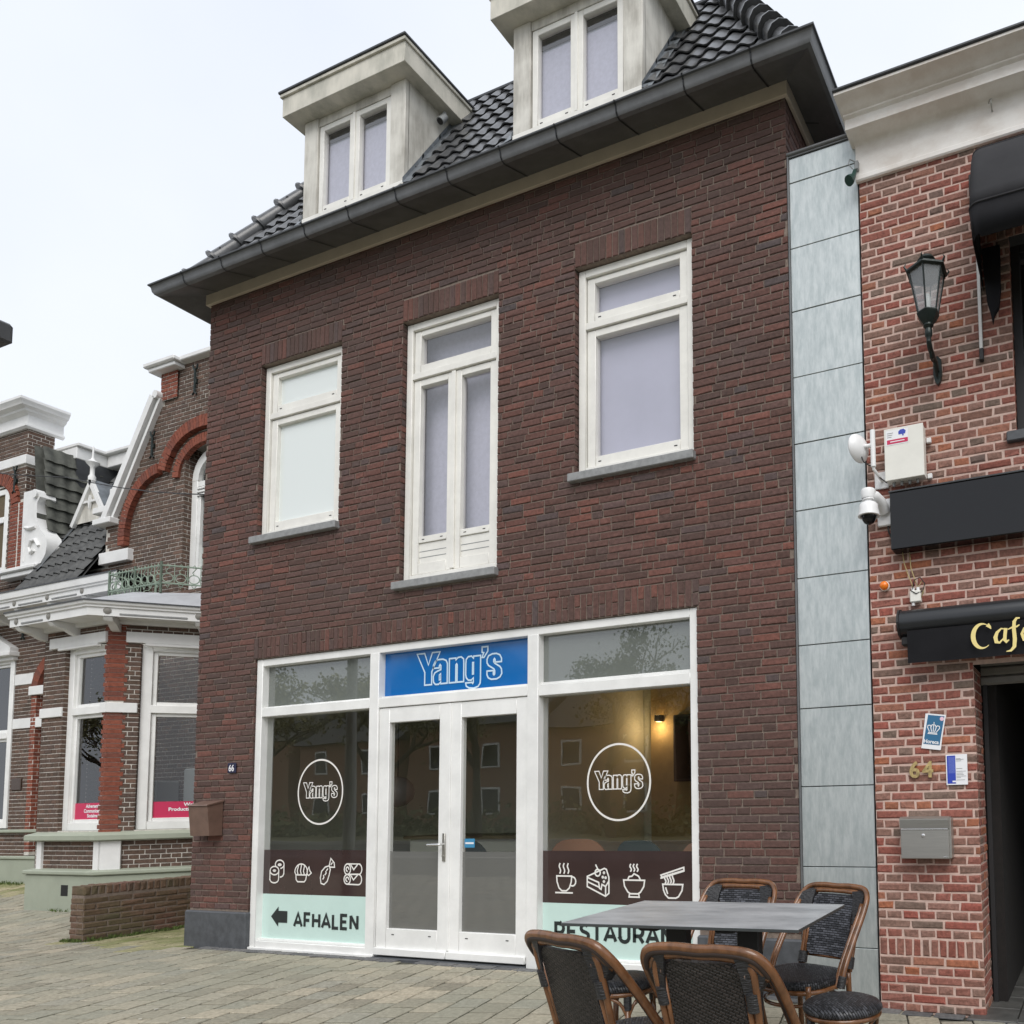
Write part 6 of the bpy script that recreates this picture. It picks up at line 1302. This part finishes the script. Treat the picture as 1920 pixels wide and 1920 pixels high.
# =================================================================== TERRACE FURNITURE
def uvs(o,fn):
    me=o.data; uv=me.uv_layers.new(name='UVMap')
    for p in me.polygons:
        for li in p.loop_indices: uv.data[li].uv=fn(me.vertices[me.loops[li].vertex_index].co)
def lbuild(mb,name,m,t,**k):
    o=mb.build(name,m,**k); o.parent=t; return o
def qb(pts,n=8,closed=False):
    # smooth curve through points (Catmull-Rom)
    P=[V(p) for p in pts]; out=[]
    for i in range(len(P)-1):
        p0=P[max(i-1,0)]; p1=P[i]; p2=P[i+1]; p3=P[min(i+2,len(P)-1)]
        for j in range(n):
            t=j/n; out.append(.5*((2*p1)+(-p0+p2)*t+(2*p0-5*p1+4*p2-p3)*t*t+(-p0+3*p1-3*p2+p3)*t**3))
    out.append(P[-1]); return out
def bistro_chair(loc,rz,label):
    t=empty('bistro_chair',loc,label,'chair','brown rattan chairs round the terrace table',rz)
    # seat: rounded woven slab
    mb=MB(); n=40; se=lambda a,s:(.225*s*math.copysign(abs(math.cos(a))**.62,math.cos(a)),.01+.215*s*math.copysign(abs(math.sin(a))**.62,math.sin(a)))
    rings=[(.0,.458),(.55,.458),(.85,.461),(.97,.457),(1.0,.445),(1.0,.425),(.96,.415),(.0,.415)]
    vs=[];
    for s,z in rings:
        for i in range(n): x,y=se(2*math.pi*i/n,max(s,.001)); vs.append((x,y,z))
    mb.add(vs,[(r*n+i,r*n+(i+1)%n,(r+1)*n+(i+1)%n,(r+1)*n+i) for r in range(len(rings)-1) for i in range(n)])
    mb.f=[f[::-1] for f in mb.f]
    s_=lbuild(mb,'seat',M['weave_s'],t,auto=60); uvs(s_,lambda c:(c.x+c.z*.7,c.y-c.z*.9))
    # inner back frame with woven panel
    yb=lambda z:-.205-(z-.45)*.29
    pts=[(-.172,yb(.44),.44),(-.174,yb(.6),.6),(-.182,yb(.76),.76),(-.176,yb(.815),.815),(-.14,yb(.843),.843),(0,yb(.850),.850),(.14,yb(.843),.843),(.176,yb(.815),.815),(.182,yb(.76),.76),(.174,yb(.6),.6),(.172,yb(.44),.44)]
    mb=MB(); mb.tube(qb(pts,5),.0125,10)
    for s in (-1,1): mb.tube([(s*.150,yb(.44),.44),(s*.150,yb(.60),.60),(s*.152,yb(.80)-.004,.80)],.0105,10)
    mb.tube([(-.165,yb(.50)-.012,.500),(.165,yb(.50)-.012,.500)],.009,8); mb.tube([(-.165,yb(.52)-.014,.520),(.165,yb(.52)-.014,.520)],.009,8)
    lbuild(mb,'back_frame',M['rattan'],t,smooth=True)
    mb=MB(); nx,nz=14,16; vs=[]
    w_=.138; z0,z1=.508,.832
    def outline(zt): 
        d=min(zt-z0,z1-zt); return w_-(.03*(1-min(1,d/.03))**2 if d<.03 else 0)
    for side in (1,-1):
        for j in range(nz+1):
            z=z0+(z1-z0)*j/nz; ww=outline(z)
            for i in range(nx+1):
                u=-1+2*i/nx; e=1-max(abs(u)**8,0); eb=min(1,(z-z0)/.02,(z1-z)/.02); th=.011 if (abs(u)>.86 or z-z0<.022 or z1-z<.022) else .006
                vs.append((u*ww,yb(z)-.012*(1-u*u)+side*th,z))
    m=(nx+1)*(nz+1); fs=[]
    for j in range(nz):
        for i in range(nx):
            a=j*(nx+1)+i; fs.append((a,a+nx+1,a+nx+2,a+1)); fs.append((m+a,m+a+1,m+a+nx+2,m+a+nx+1))
    for j in range(nz):
        for i in (0,nx):
            a=j*(nx+1)+i; fs.append((a,m+a,m+a+nx+1,a+nx+1) if i==0 else (a,a+nx+1,m+a+nx+1,m+a))
    for i in range(nx):
        fs.append((i,i+1,m+i+1,m+i)); a=nz*(nx+1)+i; fs.append((a,m+a,m+a+1,a+1))
    mb.add(vs,fs,0); mb.m=[1 if (k_%2 and k_<2*nx*nz) else 0 for k_ in range(len(fs))]
    pn=mb.build('woven_back',[M['weave'],M['weave_b']]); pn.parent=t; uvs(pn,lambda c:(c.x,c.z))
    pn.data.polygons.foreach_set('use_smooth',[True]*len(fs)); pn.data.set_sharp_from_angle(angle=R(50))
    # outer double hoop sweeping down to the seat sides
    hp=[(-.243,-.02,.40),(-.246,-.06,.50),(-.246,-.15,.63),(-.242,-.25,.76),(-.226,-.305,.83),(-.185,-.333,.868),(-.09,-.340,.878),(0,-.340,.875),(.09,-.340,.878),(.185,-.333,.868),(.226,-.305,.83),(.242,-.25,.76),(.246,-.15,.63),(.246,-.06,.50),(.243,-.02,.40)]
    mb=MB(); mb.tube(qb(hp,5),.0155,12); mb.tube([p+V((-.022*(p.x/.24),.012,-.026 if p.z>.8 else -.004)) for p in qb(hp,5)],.012,10)
    lbuild(mb,'outer_hoop',M['rattan'],t,smooth=True)
    mb=MB(); mb.tube([p+V((-.011*(p.x/.24),-.002,-.014 if p.z>.8 else -.003)) for p in qb(hp,5)],.011,8); lbuild(mb,'hoop_groove',M['rattan_g'],t,smooth=True)
    # black bindings
    for s in (-1,1):
        pr=[(.128,.853),(.170,.858),(.214,.838),(.222,.80),(.205,.765),(.186,.735),(.146,.735),(.140,.80)]
        yy=lambda x,z:yb(z)+(max(0,(x-.17)/.05)*(.012 if z>.83 else .028 if z>.78 else .045) if x>.17 else 0)
        mb=MB(); mb.add([(s*x,yy(x,z)-.019,z) for x,z in pr]+[(s*x,yy(x,z)+.019,z) for x,z in pr],[tuple(range(8)),tuple(range(15,7,-1))]+[(i,i+8,(i+1)%8+8,(i+1)%8) for i in range(8)])
        mb.tube([(s*.166,yb(.68),.68),(s*.167,yb(.74),.74)],.024,10); lbuild(mb,'binding',M['binding'],t,auto=50)
        mb=MB(); mb.tube([(s*.161,yb(.455),.455),(s*.161,yb(.515),.515)],.027,10); lbuild(mb,'binding',M['binding'],t,auto=50)
        mb=MB(); mb.tube([(s*.243,-.02,.40),(s*.244,-.04,.455)],.023,10); lbuild(mb,'binding',M['binding'],t,auto=50)
    for sx,sy in ((-1,-1),(1,-1),(-1,1),(1,1)):
        mb=MB(); mb.tube(qb([(sx*.17 if sy<0 else sx*.185,-.19 if sy<0 else .17,.44),(sx*.175 if sy<0 else sx*.19,-.20 if sy<0 else .18,.25),(sx*.20,-.25 if sy<0 else .20,.0)],4),.0155,10); lbuild(mb,'leg',M['rattan'],t,smooth=True)
    mb=MB(); mb.tube([(.195*math.cos(a*math.pi/12),.0+.195*math.sin(a*math.pi/12),.33) for a in range(24)],.010,8,closed=True); mb.tube([(.215*math.copysign(abs(math.cos(a*math.pi/16))**.6,math.cos(a*math.pi/16)),.01+.205*math.copysign(abs(math.sin(a*math.pi/16))**.6,math.sin(a*math.pi/16)),.405) for a in range(32)],.013,8,closed=True)
    lbuild(mb,'seat_ring',M['rattan'],t,smooth=True)
    return t
ch0=bistro_chair((6.80,-2.47,gz(6.82,-2.5)),R(-17),'nearest left rattan chair turned away, its hoop reaching over the table leg side')
def put(x,y,deg,label):
    c=copy_tree(ch0); c.location=(x,y,gz(x,y)); c.rotation_euler=(0,0,R(deg)); c['label']=label; return c
ch0['label']='rattan chair seen from behind, leftmost of the two near the camera'
put(7.29,-2.50,-2,'rattan chair seen from behind, right of the two near the camera')
put(6.46,-1.19,176,'rattan chair behind the table in front of the brown brick pier, facing the camera')
put(6.98,-1.20,162,'rattan chair behind the table in front of the zinc strip, facing the camera')
# stools
def stool(x,y,label):
    t=empty('rattan_stool',(x,y,gz(x,y)),label,'stool','round woven stools at the terrace table')
    mb=MB(); mb.lathe([(0,.478),(.08,.476),(.135,.470),(.162,.460),(.175,.447),(.177,.434),(.17,.424),(.0,.42)],(0,0,0),36); mb.f=[f[::-1] for f in mb.f]; s_=lbuild(mb,'seat',M['weave_s'],t,auto=60); uvs(s_,lambda c:(c.x+c.z*.5,c.y))
    mb=MB(); mb.tube([(.160*math.cos(a*math.pi/15),.160*math.sin(a*math.pi/15),.412) for a in range(30)],.013,8,closed=True); mb.tube([(.155*math.cos(a*math.pi/15),.155*math.sin(a*math.pi/15),.18) for a in range(30)],.009,8,closed=True)
    for i in range(4):
        a0=R(45+90*i); a1=R(135+90*i); f=lambda a,r,z:V((r*math.cos(a),r*math.sin(a),z)); mb.tube(qb([f(a0,.16,.30),f(a0+.25,.158,.375),f((a0+a1)/2,.152,.40),f(a1-.25,.158,.375),f(a1,.16,.30)],4),.008,8)
    lbuild(mb,'ring_frame',M['rattan'],t,smooth=True)
    for i in range(4):
        a=R(45+90*i); mb=MB(); mb.tube([(.15*math.cos(a),.15*math.sin(a),.42),(.165*math.cos(a),.165*math.sin(a),.2),(.19*math.cos(a),.19*math.sin(a),0)],.0145,10); lbuild(mb,'leg',M['rattan'],t,smooth=True)
        mb=MB(); mb.tube([(.152*math.cos(a),.152*math.sin(a),.405),(.158*math.cos(a),.158*math.sin(a),.34)],.019,10); lbuild(mb,'binding',M['binding'],t)
    return t
st0=stool(7.40,-1.77,'round black woven stool at the right end of the table by the brick pier')
st1=copy_tree(st0); st1.location=(6.22,-1.72,gz(6.2,-1.8)); st1['label']='round black woven stool half hidden behind the left near chair'
# table
TA=R(3.6); tb=empty('terrace_table',(6.73,-1.73,gz(6.7,-1.7)),'rectangular terrace table with grey slate look top on two black posts','table',None,TA)
g0=gz(6.7,-1.7); TZ=.766-g0
mb=MB(); mb.bev(-.565,.565,-.378,.378,TZ-.003,TZ,.0015); lbuild(mb,'table_top',M['slate'],tb)
mb=MB(); mb.bev(-.566,.566,-.379,.379,TZ-.015,TZ-.0032,.001); lbuild(mb,'top_edge',M['edge'],tb)
for x in (-.17,.20):
    mb=MB(); mb.bev(x-.055,x+.055,-.03,.03,.03,TZ-.015,.006); mb.bev(x-.045,x+.045,-.30,.30,TZ-.04,TZ-.0155,.004); lbuild(mb,'post',M['blackm'],tb)
    mb=MB(); mb.bev(x-.05,x+.05,-.33,.33,.0,.03,.006); lbuild(mb,'foot',M['blackm'],tb)

# =================================================================== ACROSS THE STREET (seen mirrored in the glass)
def tree(x,y,h,label,dens,leafm,seed,spread=1.0):
    rnd=random.Random(seed); t=empty('street_tree',(x,y,.05),label,'tree','trees across the street'); mb=MB(); tips=[]
    def br(p,d,l,r,dep):
        q=p+d*l; mid=p+d*l*.5+V((rnd.uniform(-1,1),rnd.uniform(-1,1),rnd.uniform(-.3,.3)))*l*.06
        mb.tube([p,mid,q],[r,r*.82,r*.66],6 if dep<2 else 4,cap=False)
        if dep>=2: tips.append((mid,l)); tips.append((q,l))
        if dep>=5: return
        for i in range(3 if dep<4 else 2):
            ax=V((rnd.uniform(-1,1),rnd.uniform(-1,1),rnd.uniform(-.15,.65))).normalized(); nd=(d*.75+ax*.75*spread).normalized(); br(q,nd,l*rnd.uniform(.62,.82),r*.62,dep+1)
    br(V((x,y,.05)),V((0,0,1)),h*.26,h*.022,0); mb.build('trunk',M['bark'],t,smooth=True)
    mb=MB()
    for p,l in tips:
        for i in range(dens):
            c=p+V((rnd.gauss(0,1),rnd.gauss(0,1),rnd.gauss(0,.8)))*l*.42; s=rnd.uniform(.05,.11); a=V((rnd.uniform(-1,1),rnd.uniform(-1,1),rnd.uniform(-1,1))).normalized(); b=a.orthogonal().normalized(); c2=a.cross(b)
            mb.add([c-b*s,c-c2*s*.6,c+b*s,c+c2*s*.6],[(0,1,2,3)])
    mb.build('crown',leafm,t); return t
for x,y,h,l,dn,lm,sd_ in ((-27,-17.5,10,'first','7','leaf',3),(-20.5,-19,10,'second','11','leaf',5),(-33,-19.5,10,'third','6','leaf2',8),(-14.5,-18.5,10.5,'fourth','10','leaf',11),(-9,-19.5,10.5,'fifth','10','leaf2',14),(-40,-18,9,'sixth','7','leaf',17)):
    tree(x,y,h,{'first':'bare topped tree across the street mirrored in the left shop window','second':'dense olive tree across the street mirrored in the left door','third':'dark green tree across the street mirrored at the left edge of the left shop window','fourth':'olive tree across the street mirrored beside the door handle','fifth':'smaller dark tree across the street mirrored in the right shop window','sixth':'farthest left olive tree across the street'}[l],int(dn),M[lm],sd_,1.1)
mb=MB(); hd=empty('clipped_hedge',(-20,-20.6,.09),'long dark hedge across the street mirrored low in the glass','hedge'); rnd=random.Random(2)
for i in range(7000):
    x=rnd.uniform(-48,6); y=-20.6+rnd.uniform(-.6,.6); z=.09+abs(rnd.gauss(0,.55))%1.5+.25*math.sin(x*.9)*.4; s=rnd.uniform(.08,.16); a=V((rnd.uniform(-1,1),rnd.uniform(-1,1),rnd.uniform(-1,1))).normalized(); b=a.orthogonal().normalized(); c2=a.cross(b); c=V((x,y,max(.1,z))); mb.add([c-b*s,c-c2*s*.7,c+b*s,c+c2*s*.7],[(0,1,2,3)])
mb.build('foliage',M['leaf2'],hd)
def house_far(x0,x1,y,hh,label):
    t=empty('terraced_house',((x0+x1)/2,y,0),label,'building','houses across the street'); mb=MB(); mb.box(x0,x1,y-8,y,0,hh); mb.build('wall',M['farbrick'],t)
    mb=MB(); mb.prism([(y-8.4,hh),(y-4,hh+3),(y+.4,hh)],x0-.2,x1+.2,axis='x'); mb.build('roof',M['tile_old'],t)
    for fx in (.25,.72):
        for z in (.9,3.6):
            xx=x0+(x1-x0)*fx; mb=MB(); mb.bev(xx-.75,xx+.75,y,y+.06,z,z+1.5,.02); w_=mb.build('window',M['white'],t); mb=MB(); mb.quad((xx+.62,y+.065,z+.12),(xx-.62,y+.065,z+.12),(xx-.62,y+.065,z+1.38),(xx+.62,y+.065,z+1.38)); mb.build('pane',M['black'],w_)
for i,(a,b,h_) in enumerate(((-52,-43,6.0),(-42,-33,5.6),(-32,-23,6.2),(-22,-13,5.8),(-12,-3,6.1))):
    house_far(a,b,-31,h_,'brick house across the street, number %s from the left, mirrored in the glass'%['one','two','three','four','five'][i])
# ------------------------------------------------------------------ render settings
sc.cycles.max_bounces=8; sc.cycles.transparent_max_bounces=12
